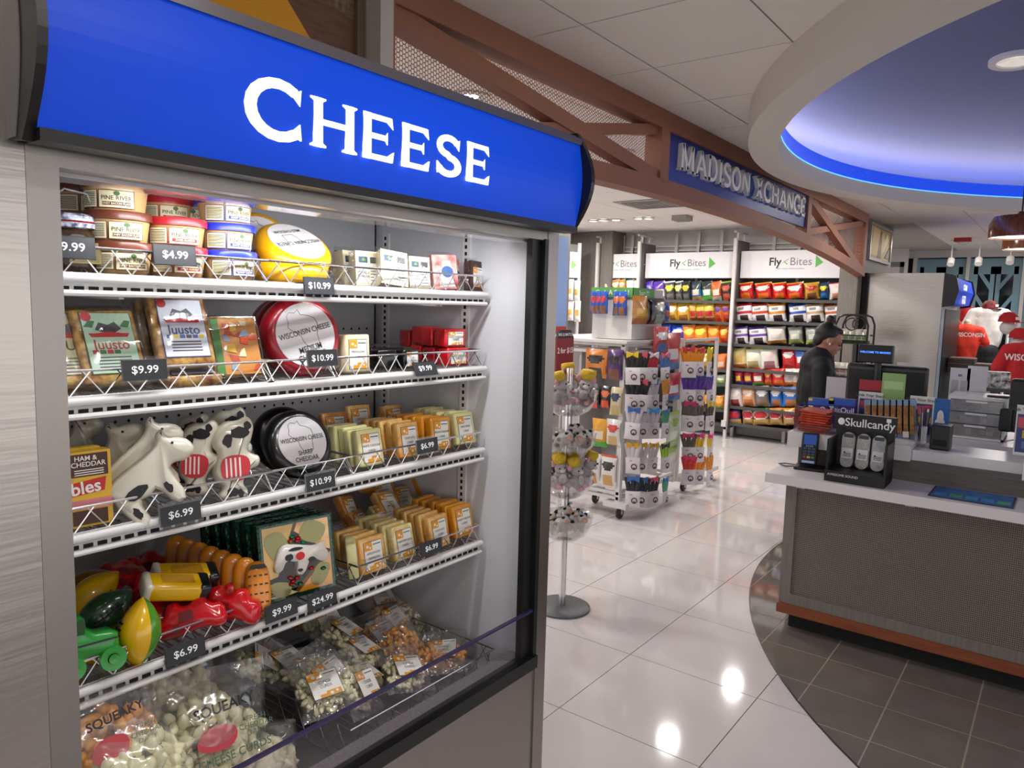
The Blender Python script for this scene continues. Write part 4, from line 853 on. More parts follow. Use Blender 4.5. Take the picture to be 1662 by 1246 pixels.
for k,(px,py,Y,rot,lb) in enumerate(((372,985,1.305,(-.2,.1,-.9),'red waxed truck-shaped cheese upright at the orange stack'),(358,975,1.36,(-.2,.1,-.9),'red waxed truck-shaped cheese, second towards the orange stack'),(340,965,1.42,(-.2,.1,-.9),'red waxed truck-shaped cheese, third towards the orange stack'),(310,1005,1.31,(-.6,-.15,-.5),'red waxed truck-shaped cheese lying at the basket front'),(300,985,1.37,(-.6,-.1,-.5),'red waxed truck-shaped cheese lying second in the heap'),(285,968,1.43,(-.7,-.1,-.4),'red waxed truck-shaped cheese lying third in the heap'),(255,955,1.50,(-.8,.1,.2),'red waxed truck-shaped cheese deep in the heap'),(195,940,1.56,(-.8,.2,.4),'red waxed truck-shaped cheese by the back wall'),(235,925,1.62,(-.5,0,.2),'red waxed truck-shaped cheese in the dark back corner'),(392,950,1.40,(-.3,.1,-.9),'red waxed truck-shaped cheese tucked against the orange row'),(335,992,1.34,(-.5,-.1,-.6),'red waxed truck-shaped cheese between the lying and upright ones'),(275,1000,1.36,(-.7,.1,-.3),'red waxed truck-shaped cheese beside the standing football'))): redtruck(px,py,Y,rot,lb)
def bus(px,py,Y,rot,label):
    o=thing('bus_cheese',label,'shaped cheese',tuple(AY(px,py,Y)),rot,group='yellow, black and white shaped cheeses')
    MB().rbox(.115,.052,.036,.008,0).build('waxed_body',mat('bright yellow wax','e6b400',0.22,coat=.6),o,1.2)
    MB().rbox(.026,.0535,.0375,.007,0,T(.049,0,-.0)).build('black_end',M_blkwax,o,1.2); MB().rbox(.016,.0535,.0375,.006,0,T(-.053,0,0)).build('white_end',M_cowwax,o,1.2)
    MB().box(-.03,.03,-.013,.013,.018,.0188).build('amber_panel',col('b88410'),o)
bus(300,935,1.37,(.35,.18,-.25),'yellow bar-shaped cheese with black and white ends, on top'); bus(285,952,1.335,(.3,.22,-.25),'yellow bar-shaped cheese with black and white ends, underneath')
# row of orange rounded cheeses
MOUSE=smooth_outline([(-.9,-.9),(.9,-.9),(.95,.4),(.6,.95),(-.6,.95),(-.95,.4)])
M_or=mat('orange waxed cheese','d98412',0.28,coat=.5)
for k in range(8):
    Y=1.295+k*.034; o=thing('orange_cheese',f'orange round-topped waxed cheese, {ORD[k]} from the front of its row','shaped cheese',(AY(418,955,1.295).x-.006*k,Y,Z4+.058+.002*k),(-.28,0,-.42),group='row of orange waxed cheeses')
    s=.034; puff(MB(),[(x*s*.8,y*s*1.75) for x,y in MOUSE],.033,ID,inset=.3).build('waxed_body',M_or,o,1.3)
    if k==0:
        mb=MB()
        for a in range(4):
            for b in range(5): mb.box(-.020+a*.011,-.014+a*.011,-.0172,-.0166,-.045+.018*b,-.042+.018*b)
        mb.prism([(-.018,.046),(.018,.046),(.013,.055),(-.013,.055)],0,.0006,0,T(0,-.0172,-.004)@FX90); mb.build('black_print',M_patch,o)
# gift boxes
M_foil=mat('dark green foil','0c3a2a',0.25,0.5,bump=.5,bscale=60); M_gold=mat('olive gold seal','8a8442',0.35,0.3)
def giftbox(x,y,z,label,full):
    o=thing('gift_box',label,'gift box',(x,y,z),(-.17,0,-.16),group='green cheese gift boxes'); w,h,d=.150,.172,.030; o.scale=(1.2,1.2,1.0)
    MB().box(-w/2,w/2,.018,d,0,h).build('tray_back',M_blackm,o)
    f=MB(); t=.009
    for a in ((-w/2,w/2,0,t),(-w/2,w/2,h-t,h),(-w/2,-w/2+t,t,h-t),(w/2-t,w/2,t,h-t)): f.box(a[0],a[1],0,d,a[2],a[3])
    f.build('foil_rim',M_foil,o)
    if not full: return o
    W=w/2-t; H=h-t
    for nm,pl,m,seal in (('wedge',[(-W,.172-t),(-.005,.172-t),(-.042,.055),(-W,.050)],mat('yellow cheddar wedge','dca92e',0.35,coat=.4),(-.038,.118,.022,.034,.35)),('wedge',[(.002,.172-t),(W,.172-t),(W,.090),(.05,.098),(-.004,.146)],CH['marble'],(.032,.138,.026,.024,-.5)),('wedge',[(W,.085),(W,.010),(-.005,.010)],CH['orange'],(.042,.040,.016,.026,-.5)),('wedge',[(-W,.046),(-.006,.012),(-.02,.010),(-W,.010)],mat('ivory cheese wedge','e3d9a2',0.35,coat=.4),(-.040,.026,.022,.016,-.3))):
        wo=MB().prism(pl,-.016,.0,0,T(0,0,0)@FX90).build(nm,m,o); wo.location=(0,0,0)
        a,b,rx,rz,an=seal; MB().prism([(math.copysign(abs(math.cos(q))**.7,math.cos(q))*rx,math.copysign(abs(math.sin(q))**.7,math.sin(q))*rz) for q in [2*PI*k/14 for k in range(14)]],.0003,.0012,0,T(a,0,b)@FX90@R(an,'Z')).build('gold_seal',M_gold,wo)
    # cow-shaped piece in the middle
    cwo=puff(MB(),[(x*.066,y*.062) for x,y in smooth_outline(COW,1)],.016,T(.0,.0,.088)@R(.35,'Y'),inset=.06).build('cow_piece',mat('white cow piece','e6e0d6',0.3,coat=.4),o,1.2)
    mb=MB()
    for k,(cx,cz,rx,rz) in enumerate(((-.022,.092,.008,.008),(-.008,.108,.014,.004),(.022,.078,.008,.006),(-.002,.060,.006,.004))): mb.prism(blob(cx,cz,rx,rz,k+5),0,.0008,0,T(0,-.0082,0)@FX90)
    mb.build('black_patches',M_patch,cwo); MB().lathe([(0,0),(.009,0)],16,0,T(.0,-.0092,.091)@FX90,cap=False).build('red_sticker',col('d0202c'),cwo)
    r=random.Random(9)
    for (cx,cz,n) in ((.0,.128,6),(.044,.088,7),(-.012,.040,7),(.036,.060,2)):
        for k in range(n): MB().ball((cx+r.uniform(-.014,.014),-.002,cz+r.uniform(-.012,.010)),(.0058,.006,.0045),0,seg=8,rings=5).build('foil_candy',[mat('red candy foil','b0141c',0.2,0.5),mat('green candy foil','0c6a44',0.2,0.5)][k%2],o,True)
    MB().box(-w/2+.004,w/2-.004,-.0022,-.0018,.004,h-.004).build('clear_lid',film('clear lid','ffffff',.015,.08,edge=.10),o)
    return o
gx=AY(487,900,1.32).x
for k in range(6): giftbox(gx-.004*k,1.315+.034*k,SH[3]+.003,'green foil gift box of cheeses with white cow piece, in front' if k==0 else f'green foil gift box, {ORD[k]} of the row behind the open-faced one',k==0)
# ---- bottom deck: bags of cheese curds
M_bag=film('crinkled curd bag','ffffff',.07,.15,bump=1.0,bscale=28,edge=.4,haze=.06); M_bag2=film('small curd bag','ffffff',.05,.15,bump=.8,bscale=50,edge=.32,haze=.05)
M_curdw=mat('white cheese curds','eee8be',0.4,coat=.2,bump=.2); M_curdo=mat('orange cheese curds','e6a24a',0.4,coat=.2,bump=.2)
CURD={}
def curd_mesh(key,w,h,d,n,m,size,seed):
    if key not in CURD:
        r=random.Random(seed); mb=MB()
        for k in range(n):
            while True:
                a,b,c=r.uniform(-1,1),r.uniform(-1,1),r.uniform(-1,1)
                if a*a+b*b+c*c<1: break
            Q=T(a*w*.44,b*d*.38,h*.48+c*h*.40)@Euler((r.uniform(0,3),r.uniform(0,3),r.uniform(0,3))).to_matrix().to_4x4()
            mb.ball((0,0,0),(size*r.uniform(1,2.1),size*r.uniform(.7,1),size*r.uniform(.7,1)),0,Q,6,4)
        me=mb.mesh('curds',m); shade(me,2.0); CURD[key]=me
    return CURD[key]
def curdbag(p,rot,w,h,d,kind,label,lab,seed,grp,big=False):
    o=thing('curd_bag',label,'bag',tuple(p),rot,group=grp)
    c=link('curds',curd_mesh((kind,w,h,seed%4),w,h,d,170 if big else 120,{'w':M_curdw,'o':M_curdo}[kind],.0125 if big else .0078,seed%4),o); c['kind']='stuff'
    mb=MB(); mb.pillow(w,h*1.22,d*1.05,12,14,None,T(0,0,-.02*h),seed=seed,crimp=.06,rnd=.35); mb.build('clear_bag',M_bag if big else M_bag2,o,2.0)
    lab(o,w,h,d)
def lab_small(o,w,h,d):
    mb=MB(); block_label(mb,w*.55,h*.50,-d*.52,'CHEESE','CURDS'); mb.v=[(a,b_,c+h*.45) for a,b_,c in mb.v]; mb.build('label',M_lab,o)
def lab_none(o,w,h,d): pass
spots=[(470,1075,1.52,.9,'w'),(452,1085,1.46,1.2,'w'),(530,1010,1.58,.3,'o'),(585,1040,1.42,.55,'w'),(545,1035,1.50,.2,'w'),(628,990,1.60,.0,'o'),(655,998,1.56,.2,'w'),(612,1070,1.36,.4,'w'),(520,1105,1.36,.1,'w'),(490,1090,1.40,.3,'w'),(640,1050,1.44,.1,'o'),(668,1070,1.36,-.1,'o'),(615,1115,1.28,.3,'w'),(560,1120,1.28,.2,'w'),(600,1145,1.235,.45,'w'),(690,1085,1.30,-.5,'o'),(720,1080,1.29,-.7,'o'),(690,1020,1.50,.0,'w'),(735,1040,1.42,-.3,'w'),(670,1110,1.24,-.2,'w'),(540,1145,1.24,-.1,'w'),(655,1025,1.50,.3,'o')]
rr_=random.Random(12); LAY=['nearest the guard','in the middle of the heap','towards the back wall']
def lay(Y): return 0 if Y<1.31 else 1 if Y<1.45 else 2
def rank(k): return ORD[sorted([q[0] for q in spots if lay(q[2])==lay(spots[k][2]) and q[4]==spots[k][4]]).index(spots[k][0])]+' from left'
for k,(px,py,Y,rz,kd) in enumerate(spots):
    p=AY(px,py,Y); p.z=max(DECK+.03,p.z-.02)
    curdbag(p,(-1.0+rr_.uniform(-.35,.35),rr_.uniform(-.25,.25),rz-.2),.130,.135,.055,kd,f'small bag of {"white" if kd=="w" else "orange"} curds, {rank(k)} among those {LAY[lay(Y)]}',lab_small if k not in (11,15,17) else lab_none,k,'small curd bags heaped in the deck basket')
def lab_big(o,w,h,d):
    mb=MB(); y=-d*.56; mb.text('SQUEAKY',w*.11,T(.06*w,y,h*.78)@FX90@R(.12,'Z'),0,bold=.02); mb.text('CHEESE CURDS',w*.085,T(.12*w,y,h*.30)@FX90@R(.1,'Z'),2,bold=.01)
    mb.prism(smooth_outline([(-.20*w,h*.38),(.12*w,h*.36),(.16*w,h*.60),(-.12*w,h*.62)]),0,.0006,1,T(0,y,0)@FX90)
    for k in range(3): mb.text(['FRESH','CHEDDAR','DAILY'][k],w*.06,T(.30*w,y,h*(.60-.07*k))@FX90,2)
    mb.build('print',[M_patch,col('c8424a'),col('54705c')],o)
for k,(px,py,Y,kd,w,h,rot,lb) in enumerate(((178,1235,1.24,'o',.19,.17,(-.35,0,-.1),'large clear bag of orange curds beside the left stile'),(345,1225,1.235,'w',.25,.185,(-.45,.12,-.15),'large clear bag of white curds with printed front'),(300,1150,1.36,'w',.21,.18,(-.2,-.1,.1),'large clear bag of white curds standing behind the printed one'),(430,1262,1.19,'w',.16,.14,(-.9,.3,-.3),'large clear bag of white curds lying low by the guard'),(250,1260,1.18,'w',.16,.14,(-.6,0,.2),'large clear bag of white curds at the bottom picture edge'))):
    p=AY(px,py,Y); p.z=max(DECK+.01,p.z-h*.38); curdbag(p,rot,w,h,.085,kd,lb,lab_big if k in (0,1) else lab_none,40+k,'large curd bags on the bottom deck',True)
# ================================================================== SNACK SHOP BEHIND THE TRUSS
M_post=mat('pale grey shop upright','cfccca',0.4); M_shelfd=mat('dark grey shop shelf','4a4847',0.6); M_panel=mat('grey side panel','6f6c6a',0.6)
def upright(y,label,top=2.55,x0=9.13):
    o=thing('shelf_upright',label,'upright',(x0,y,0),group='tall uprights of the snack bays')
    MB().box(0,.04,-.02,.02,.12,top).build('front_post',M_post,o); MB().box(.04,.47,-.015,.015,.12,top-.02).build('side_panel',M_panel,o)
    MB().box(-.05,.02,-.03,.03,.16,.24).build('foot_bracket',M_post,o); MB().box(0,.04,-.018,.018,0,.16).build('leg',M_post,o); MB().box(.25,.29,-.018,.018,0,.16).build('leg',M_post,o)
    MB().box(-.02,.40,-.012,.012,top+.07,top+.09).box(.08,.10,-.012,.012,top,top+.07).box(.30,.32,-.012,.012,top,top+.07).build('top_rail',M_post,o)
for y,l in ((3.465,'tall pale upright between the right and middle snack bays'),(4.81,'tall pale upright between the middle and left snack bays'),(5.47,'tall pale upright at the left end of the snack bays'),(2.13,'tall pale upright hidden by the pier, right end of bays')): upright(y,l)
M_signw=mat('white sign panel','e4e3e6',0.5)
def flysign(ya,yb,label,lc=None):
    o=thing('shop_sign',label,'sign',(9.27,(ya+yb)/2,2.06),group='white header signs over the snack bays'); W=abs(ya-yb)/2
    MB().box(0,.04,-W,W,0,.335).build('panel',M_signw,o); c=lc or 0
    mb=MB(); mb.text('Fly',.135,T(-.002,c+.185,.195)@FXW,0,bold=.02); mb.text('Bites',.135,T(-.002,c-.125,.195)@FXW,1,bold=.0)
    mb.prism([(-.03,-.05),(.05,0),(-.03,.07)],0,.001,2,T(-.002,c-.33,.185)@FXW@S(1.1,1.2,1))
    mb.prism([(-.045,-.02),(.03,.03),(.045,.045),(.03,.04),(-.01,.01)],0,.001,2,T(-.002,c+.062,.19)@FXW).prism([(-.02,.02),(-.01,.015),(.03,-.02),(.02,-.03)],0,.001,2,T(-.002,c+.062,.19)@FXW)
    mb.text('fresh | snacks | drinks | sundries',.026,T(-.002,c,.115)@FXW,1); mb.build('lettering',[col('2a2a2c'),col('7e7f82'),col('5cb44a')],o)
flysign(3.43,2.20,'white green-arrow sign over the right snack bay'); flysign(4.77,3.53,'white green-arrow sign over the middle snack bay'); flysign(5.42,4.86,'white green-arrow sign over the narrow left snack bay',.02)
BAG={}
def bag_mesh(w,h,d,c0,c1,c2,c3,style):
    k=(round(w,2),round(h,2),c0,c1,c2,c3,style)
    if k not in BAG:
        def fm(u,v,fr):
            if not fr: return 0
            if style=='band':   # white bag with colour strip, band and dark picture
                if v>.88: return 1
                if .40<v<.60: return 1
                if v<.34 and abs(u-.55)<.24: return 3
                if .66<v<.80 and abs(u-.4)<.22: return 2
            elif style=='logo':
                if v>.90: return 1
                if ((u-.5)/.36)**2+((v-.66)/.15)**2<1: return 2
                if v<.36 and abs(u-.5)<.34: return 3
            elif style=='oval':
                if ((u-.5)/.44)**2+((v-.62)/.20)**2<1: return 2
                if ((u-.5)/.50)**2+((v-.62)/.27)**2<1: return 1
                if v<.34: return 3
            elif style=='split':
                if v>.55: return 1
                if .30<v<.55 and abs(u-.5)<.3: return 2
                if v<.2: return 3
            return 0
        mb=MB(); mb.pillow(w,h,d,10,14,fm,None,seed=len(BAG),crimp=.05,rnd=.3); me=mb.mesh('snack_bag',[mat('bag film '+c,c,0.28,coat=.35) for c in (c0,c1,c2,c3)]); shade(me,2.0); BAG[k]=me
    return BAG[k]
def bagrow(bay,rown,pxs,py0,py1,X,items,grp,yaw=0.0):
    for k,((a,b),(desc,c0,c1,c2,c3,st)) in enumerate(zip(pxs,items)):
        A=AX(a,(py0+py1)/2,X); B=AX(b,(py0+py1)/2,X); zt=AX((a+b)/2,py0,X).z; zb=AX((a+b)/2,py1,X).z
        w=abs(A.y-B.y)*1.04; h=zt-zb
        o=link('snack_bag',bag_mesh(w,h,.09,c0,c1,c2,c3,st),None,(X+.02+.012*(k%2),(A.y+B.y)/2,zb),(0,-.12,-PI/2+.06*((k*7)%5-2)))
        tag(o,f'{desc} snack bag, {ORD[k]} from left, {rown} row of the {bay} bay','snack bag',grp)
G='snack bags on the wall bays'
RED=('red and orange','c01218','d8a024','f0d8c8','d86a1c','logo'); 
def W(n,c): return (f'white bag with {n} band','e4e2e2',c,'8a8784','3a2c28','band')
bagrow('right','top',[(1200,1224),(1226,1253),(1255,1277),(1276,1305),(1307,1331),(1330,1347),(1347,1374)],458,485,9.24,[RED,RED,RED,RED,('gold','c08a28','d8b040','b02c24','6e3c14','logo'),('dark blue','1c3a5c','24486c','e0d22c','1c6ca8','logo'),('white and pink','e0dcdc','c85a5a','e6d2c8','c8846a','logo')],G)
bagrow('right','second',[(1195,1222),(1220,1248),(1249,1276),(1281,1311),(1310,1338),(1338,1372)],492,522,9.24,[W('crimson','c02438'),W('red','d0442c'),W('amber','d88a20'),W('blue','2450b0'),W('tan','b89a6c'),W('rust','c05a34')],G)
bagrow('right','third',[(1192,1215),(1216,1245),(1247,1276),(1280,1304),(1309,1334)],530,558,9.24,[W('violet','6a44a0'),W('purple','6a44a0'),('white and brown','dcd6ce','d8d2ca','c8c2b8','9a6c24','split'),('grey and green','8a8c84','a8aaa4','c8ccb8','8a9a4c','split'),('grey and lime','8a8c84','a8aaa4','c8ccb8','9aaa4c','split')],G)
bagrow('right','fourth',[(1190,1213),(1209,1238),(1236,1264),(1270,1293),(1292,1312),(1334,1360)],564,598,9.24,[('tan','d2c488','bcae6c','c8a050','b0622c','split'),('white and yellow','e2e2d0','d8d83c','f0ead0','b0a068','logo'),('white and lime','e4e4de','b8d824','e8d0c8','a86a70','logo'),('red and white','c41c20','d83028','ece4e0','b01a1c','logo'),('red and blue','b82028','3c6ab8','e8e0e0','c8222c','split'),('red','c01a1c','d83024','e0a070','c06020','logo')],G)
bagrow('right','fifth',[(1193,1208),(1207,1223),(1222,1241),(1240,1256),(1254,1276),(1272,1290),(1288,1302)],598,626,9.24,[('maroon and blue','8a1c34','b02838','e0b840','243c90','split'),('maroon','8a1c34','b02838','e0b840','3a2470','split'),('red and green','b01c24','b8242c','e0dcd0','5c8c3c','split'),('red','b81a20','c82a2a','e8b060','c8641c','logo'),('red-orange','c8241c','d83a24','ecd0c0','d8641c','logo'),('white and orange','d8d2cc','e4e0dc','c8b8b0','d8781c','split'),('white and amber','d8d2cc','e4e0dc','c8b8b0','d8781c','split')],G)
bagrow('right','sixth',[(1184,1206),(1204,1228),(1227,1250),(1250,1272),(1271,1300)],626,660,9.24,[('white and red','dcd4d0','c03a3c','f0e8e4','8a2c2c','logo'),('peach','d8a078','c86a3c','e8d0c0','b86a34','logo'),('grey','6c6c6e','8a8a8c','dcd8d8','8a6a50','logo'),('bright blue','1c6ac0','3c3c44','ece4e4','a86a3c','logo'),('bright blue and black','1c6ac0','34343c','ece4e4','a86a3c','logo')],G)
OV=lambda n,c,b:(n,c,b,'c82430','c8a060','oval')
bagrow('right','bottom',[(1183,1204),(1205,1224),(1223,1249),(1248,1271),(1272,1293),(1293,1306)],662,690,9.24,[OV('purple oval-logo','2c2430','5a2c8c'),OV('orange oval-logo','c85a1c','e0d8d8'),OV('green oval-logo','2c6a34','e0d8d8'),OV('amber oval-logo','c87a1c','e0d8d8'),OV('yellow oval-logo','d8961c','e0d8d8'),OV('brown oval-logo','b0641c','e0d8d8')],G)
bagrow('middle','top',[(1049,1062),(1060,1080),(1080,1097),(1095,1110),(1108,1122),(1122,1140),(1140,1158),(1155,1172),(1172,1190)],456,488,9.24,[('purple and white','d8d4e0','4a2c9c','e0c030','8a84a0','split'),('violet and white','d8d4e0','5a34a4','e0c030','8a84a0','split'),('black and yellow','2c2c2a','d8d8d8','e0d030','6c6c64','logo'),('black and lemon','2c2c2a','d8d8d8','e0d030','6c6c64','logo'),('black','242424','3c3c3a','c8c030','5c5c54','logo'),('blue','1c6ab0','20303c','d8c8a8','a87a4c','split'),('green','2c8a3c','24302c','e0e0d8','5ca04c','split'),('orange','c8582c','d86a34','e0d8c8','a8a494','split'),('dark olive','2c2c24','a8b83c','c04a34','c04a34','logo')],G)
bagrow('middle','second',[(1085,1101),(1099,1121),(1120,1132),(1130,1146),(1144,1161),(1160,1174),(1172,1188)],491,522,9.24,[('gold','b88a24','d8b83c','e8e0c0','8a5a1c','logo'),('yellow gold','c8962c','e0c04c','f0e8d0','8a5a1c','logo'),('gold and red','a8782c','c8a03c','b01c2c','7a3a1c','split'),('brown and gold','a8782c','d8c04c','b01c34','7a3a1c','split'),('amber and red','a8782c','d8c04c','b01c34','7a3a1c','split'),('orange and purple','c8641c','c8962c','5c3a8c','a8281c','logo'),('rust','c85a1c','c8962c','6c3a7c','a8281c','logo')],G)
bagrow('middle','third',[(1073,1091),(1090,1113),(1110,1130),(1126,1150),(1150,1170),(1168,1186)],527,560,9.24,[('royal blue','1c3cb8','2c54d0','d8e0f0','0c2480','logo'),('deep blue','1c3cb8','2c54d0','d8e0f0','0c2480','logo'),('orange','d8701c','e08a34','e8d04c','b83a1c','logo'),('yellow and orange','d8881c','e0641c','e8d84c','b8401c','logo'),('orange and gold','d8701c','e0802c','e8b84c','b83a1c','logo'),('deep orange','d0641c','e0802c','e8b84c','b8301c','logo')],G)
bagrow('middle','fourth',[(1108,1130),(1130,1152),(1160,1181)],574,604,9.24,[('amber','c88a24','d8b83c','e8e0c0','8a5a1c','logo'),('gold','b88a24','d8b83c','e8e0c0','8a5a1c','logo'),('orange tub-shaped','d8641c','e0742c','d8b8a8','c86a4c','split')],G)
bagrow('middle','fifth',[(1140,1160),(1163,1178)],608,628,9.24,[('purple','5c349c','6c44b0','e0d8e8','3c2470','logo'),('pale green','b8c4a0','d0d8c0','8aa85c','5c9c54','split')],G)
bagrow('middle','sixth',[(1128,1145),(1142,1160),(1160,1178)],640,668,9.24,[('black and orange','2c2820','d8881c','e0d84c','6c8c2c','split'),('black and gold','2c2820','d8881c','e0d84c','6c8c2c','split'),('orange and black','c8781c','2c2820','e0a84c','6c8c2c','logo')],G)
bagrow('narrow left','top',[(981,994),(993,1006),(1005,1016),(1016,1030),(1029,1042)],453,478,9.24,[('tan','b88a54','d0a878','e8d8b8','8a6434','logo'),('tan and gold','b88a54','d0a878','e8d8b8','8a6434','logo'),('amber tan','c8964c','d0a878','e8d8b8','8a6434','logo'),('white and teal','d8dcd8','6ca0a8','e8e0d0','c8a878','logo'),('white and orange','d8dcd8','c8885c','e8e0d0','8aa8b0','logo')],G)
# shelves in the bays
for bay,ya,yb,zs in (('right',3.44,2.16,(1.79,1.52,1.22,.91,.70,.42,.20)),('middle',4.78,3.49,(1.76,1.49,1.22,.88,.70,.36,.18)),('narrow left',5.44,4.84,(1.85,1.55,1.22,.88,.52,.18))):
    o=thing('gondola_bay',f'{bay} snack bay: dark shelves on a grey slotted back','shelving',(9.6,(ya+yb)/2,0)); Wd=(ya-yb)/2
    MB().box(-.04,-.02,-Wd,Wd,.12,2.1).build('back_panel',mat('slotted back','5a5857',0.6),o)
    for z in zs: MB().box(-.40,-.04,-Wd,Wd,z-.02,z-.004).box(-.41,-.395,-Wd,Wd,z-.03,z+.008).build('shelf',M_shelfd,o)
    MB().box(-.06,-.02,-.02,.02,0,2.5).build('mid_post',M_post,o); MB().box(-.20,-.16,-.02,.02,0,.18).build('leg',M_post,o); MB().box(-.12,-.10,-Wd,Wd,.02,.16).build('kick_rail',col('8d8a88'),o)
    for z in (2.44,2.50): MB().box(-.03,-.02,-Wd,Wd,z,z+.02).build('channel',M_post,o)
    for y in (-Wd*.5,0.0,Wd*.5): MB().box(-.05,-.03,y-.02,y+.02,2.40,2.68).build('top_post',mat('frosted post','c8c6c8',0.4),o)
# side wall of the shop (far left): one sign and two hanging white bags
o=thing('shop_sign','partly hidden white green-arrow sign on the left shop wall','sign',(8.62,5.62,2.04),(0,0,-.5)); MB().box(-.55,.16,0,.03,0,.35).build('panel',M_signw,o); mb=MB(); mb.text('Bites',.11,T(-.14,-.002,.18)@FX90,0); mb.prism([(-.03,-.05),(.05,0),(-.03,.07)],0,.001,1,T(.08,-.002,.17)@FX90@S(1.1,1.2,1)); mb.build('lettering',[col('8a8a8c'),col('7cc46a')],o)
for k,(px,py0,py1) in enumerate(((926,453,487),(925,488,520),(935,488,522),(933,455,488))):
    A=AX(px,(py0+py1)/2,8.6); zt=AX(px,py0,8.6).z; zb=AX(px,py1,8.6).z; o=link('snack_bag',bag_mesh(.10,zt-zb,.06,'dcdad4','e0ded8','d8a040','e4e2dc','split'),None,(8.6+.02*k,A.y,zb),(0,0,-PI/2)); tag(o,f'white and amber snack bag, {["upper left","lower left","lower right","upper right"][k]} of four on the left shop wall','snack bag',G)
o=thing('wall_panel','dark grey shop panel carrying the half-hidden sign','panel',(8.62,5.62,0),(0,0,-.5)); MB().box(-.6,.2,.035,.07,0,2.5).build('board',M_panel,o); MB().box(.16,.2,.0,.035,0,2.52).build('edge_post',M_post,o)
# ceiling fittings of the shop
p=AZ(1060,330,CEIL); o=thing('ceiling_vent','square grey air vent in the snack shop ceiling','vent',(p.x,p.y,CEIL-.012)); MB().box(-.3,.3,-.3,.3,0,.010).build('plate',col('a8a29e'),o)
for k in range(4): f=.24-.06*k; MB().box(-f,f,-f,-f+.02,-.006,0).box(-f,f,f-.02,f,-.006,0).box(-f,-f+.02,-f+.02,f-.02,-.006,0).box(f-.02,f,-f+.02,f-.02,-.006,0).build('louvre',col('8a8480'),o)
for k,(px,py) in enumerate(((1107,357),)):
    p=AZ(px,py,CEIL-.05); o=thing('ceiling_speaker','grey box fitting on the shop ceiling near the back wall','ceiling fitting',(p.x,p.y,CEIL)); MB().box(-.09,.09,-.09,.09,-.06,-.001).build('housing',col('9a9692'),o); MB().box(-.07,.07,-.07,.07,-.065,-.06).build('grille',col('7c7874'),o)
for k,(px,py) in enumerate(((963,357),(979,356),(1037,353),(1052,353))):
    p=AZ(px,py,CEIL); o=thing('spot_lamp',f'small bright ceiling spot, {ORD[k]} from left over the snack bays','spotlight',(p.x,p.y,CEIL)); MB().lathe([(.05,-.001),(.075,-.004),(.075,-.02),(.052,-.018),(.05,-.001)],20,0,cap=False).build('trim_ring',M_trimring,o); MB().lathe([(0,-.008),(.052,-.008)],20,cap=False).build('lens',M_lens,o)
# ---- kiosk beside the case: tall frame with blue panel and small screens
o=thing('display_kiosk','slim silver kiosk with blue panel and small screen beside the cheese case','kiosk',(5.89,3.9,0)); Mf=mat('kiosk silver','9d978f',0.4,0.6)
MB().box(-.26,.12,.0,.12,0,2.48).build('cabinet',Mf,o)
MB().box(-.22,.08,-.006,0,1.42,2.30).build('blue_panel',mat('pale blue poster panel','7c96c4',0.3),o); MB().box(-.2,.075,-.012,-.004,1.40,1.45).build('red_strip',col('a03028'),o)
MB().box(-.22,.09,-.012,0,1.30-.06,1.38).build('screen_frame',Mf,o); MB().box(-.2,.07,-.016,-.011,1.25,1.37).build('screen',mat('lit screen','6aa8d8',0.3,emit='5aa0e0',estr=.5),o); MB().box(-.2,.07,-.01,0,.6,1.2).build('dark_door',M_black,o)
p=AY(917,565,2.95); o=thing('offer_sign','dark red and black 2 for $15 offer sign','sign',(p.x,2.95,0)); H=AY(917,535,2.95).z; Lz=AY(917,602,2.95).z
MB().cyl((0,.02,0),(0,.02,Lz),.012,8).build('stand_pole',M_chrome,o); MB().lathe([(0,0),(.11,0),(.11,.012),(0,.014)],20).build('stand_base',M_black,o); MB().box(-.12,.10,-.01,.01,Lz,H-.06).build('panel',col('7c1c24'),o); MB().prism([(-.12,0),(.10,0),(.06,.06),(-.08,.06)],-.01,.01,0,T(0,0,H-.06)@FX90).build('black_top',M_black,o)
mb=MB(); mb.text('2 for $15',.055,T(-.01,-.011,(H+Lz)/2)@FX90,0,bold=.02); mb.text('MIX & MATCH',.030,T(-.01,-.0115,H-.035)@FX90,0,bold=.02); mb.build('lettering',col('e8dcdc'),o)
# ---- rolling four-way rack
rk=thing('rolling_rack','white four-sided rolling rack hung with packs and snack bags','rack',(5.0,2.72,0)); M_rk=mat('white rack tube','d4d1cf',0.35)
def rp(n,mb,m=M_rk): return mb.build(n,m,rk)
for (x,y) in ((0,0),(0,.85),(.98,0),(.98,.85)): rp('post',MB().box(x-.02,x+.02,y-.02,y+.02,.12,1.36))
for x,y in ((1.06,.0),(1.84,.0)): rp('post',MB().box(x-.015,x+.015,y-.015,y+.015,.12,1.37))
for z in (.16,.20,1.30,1.36): rp('rail',MB().box(-.02,1.0,-.012,.012,z-.012,z+.012)); rp('rail',MB().box(-.012,.012,0,.87,z-.012,z+.012)); rp('rail',MB().box(0,1.0,.84,.862,z-.012,z+.012)); rp('rail',MB().box(.97,.99,0,.85,z-.012,z+.012))
for z in (.16,1.37): rp('rail',MB().box(1.05,1.85,-.012,.012,z-.012,z+.012))
rp('back_panel',MB().box(.03,.95,.40,.42,.2,1.30),mat('slatted white panel','bdb9b7',0.5)); rp('back_panel',MB().box(.40,.42,.03,.82,.2,1.30),MATS['slatted white panel'])
rp('foot_bar',MB().box(-.06,.06,-.10,.10,.095,.135)); rp('foot_bar',MB().box(.2,.32,.30,.42,.095,.135)); rp('foot_bar',MB().box(1.1,1.22,-.08,.06,.095,.135)); rp('foot_bar',MB().box(1.72,1.86,-.08,.06,.095,.135)); rp('foot_bar',MB().box(.9,1.02,.78,.9,.095,.135))
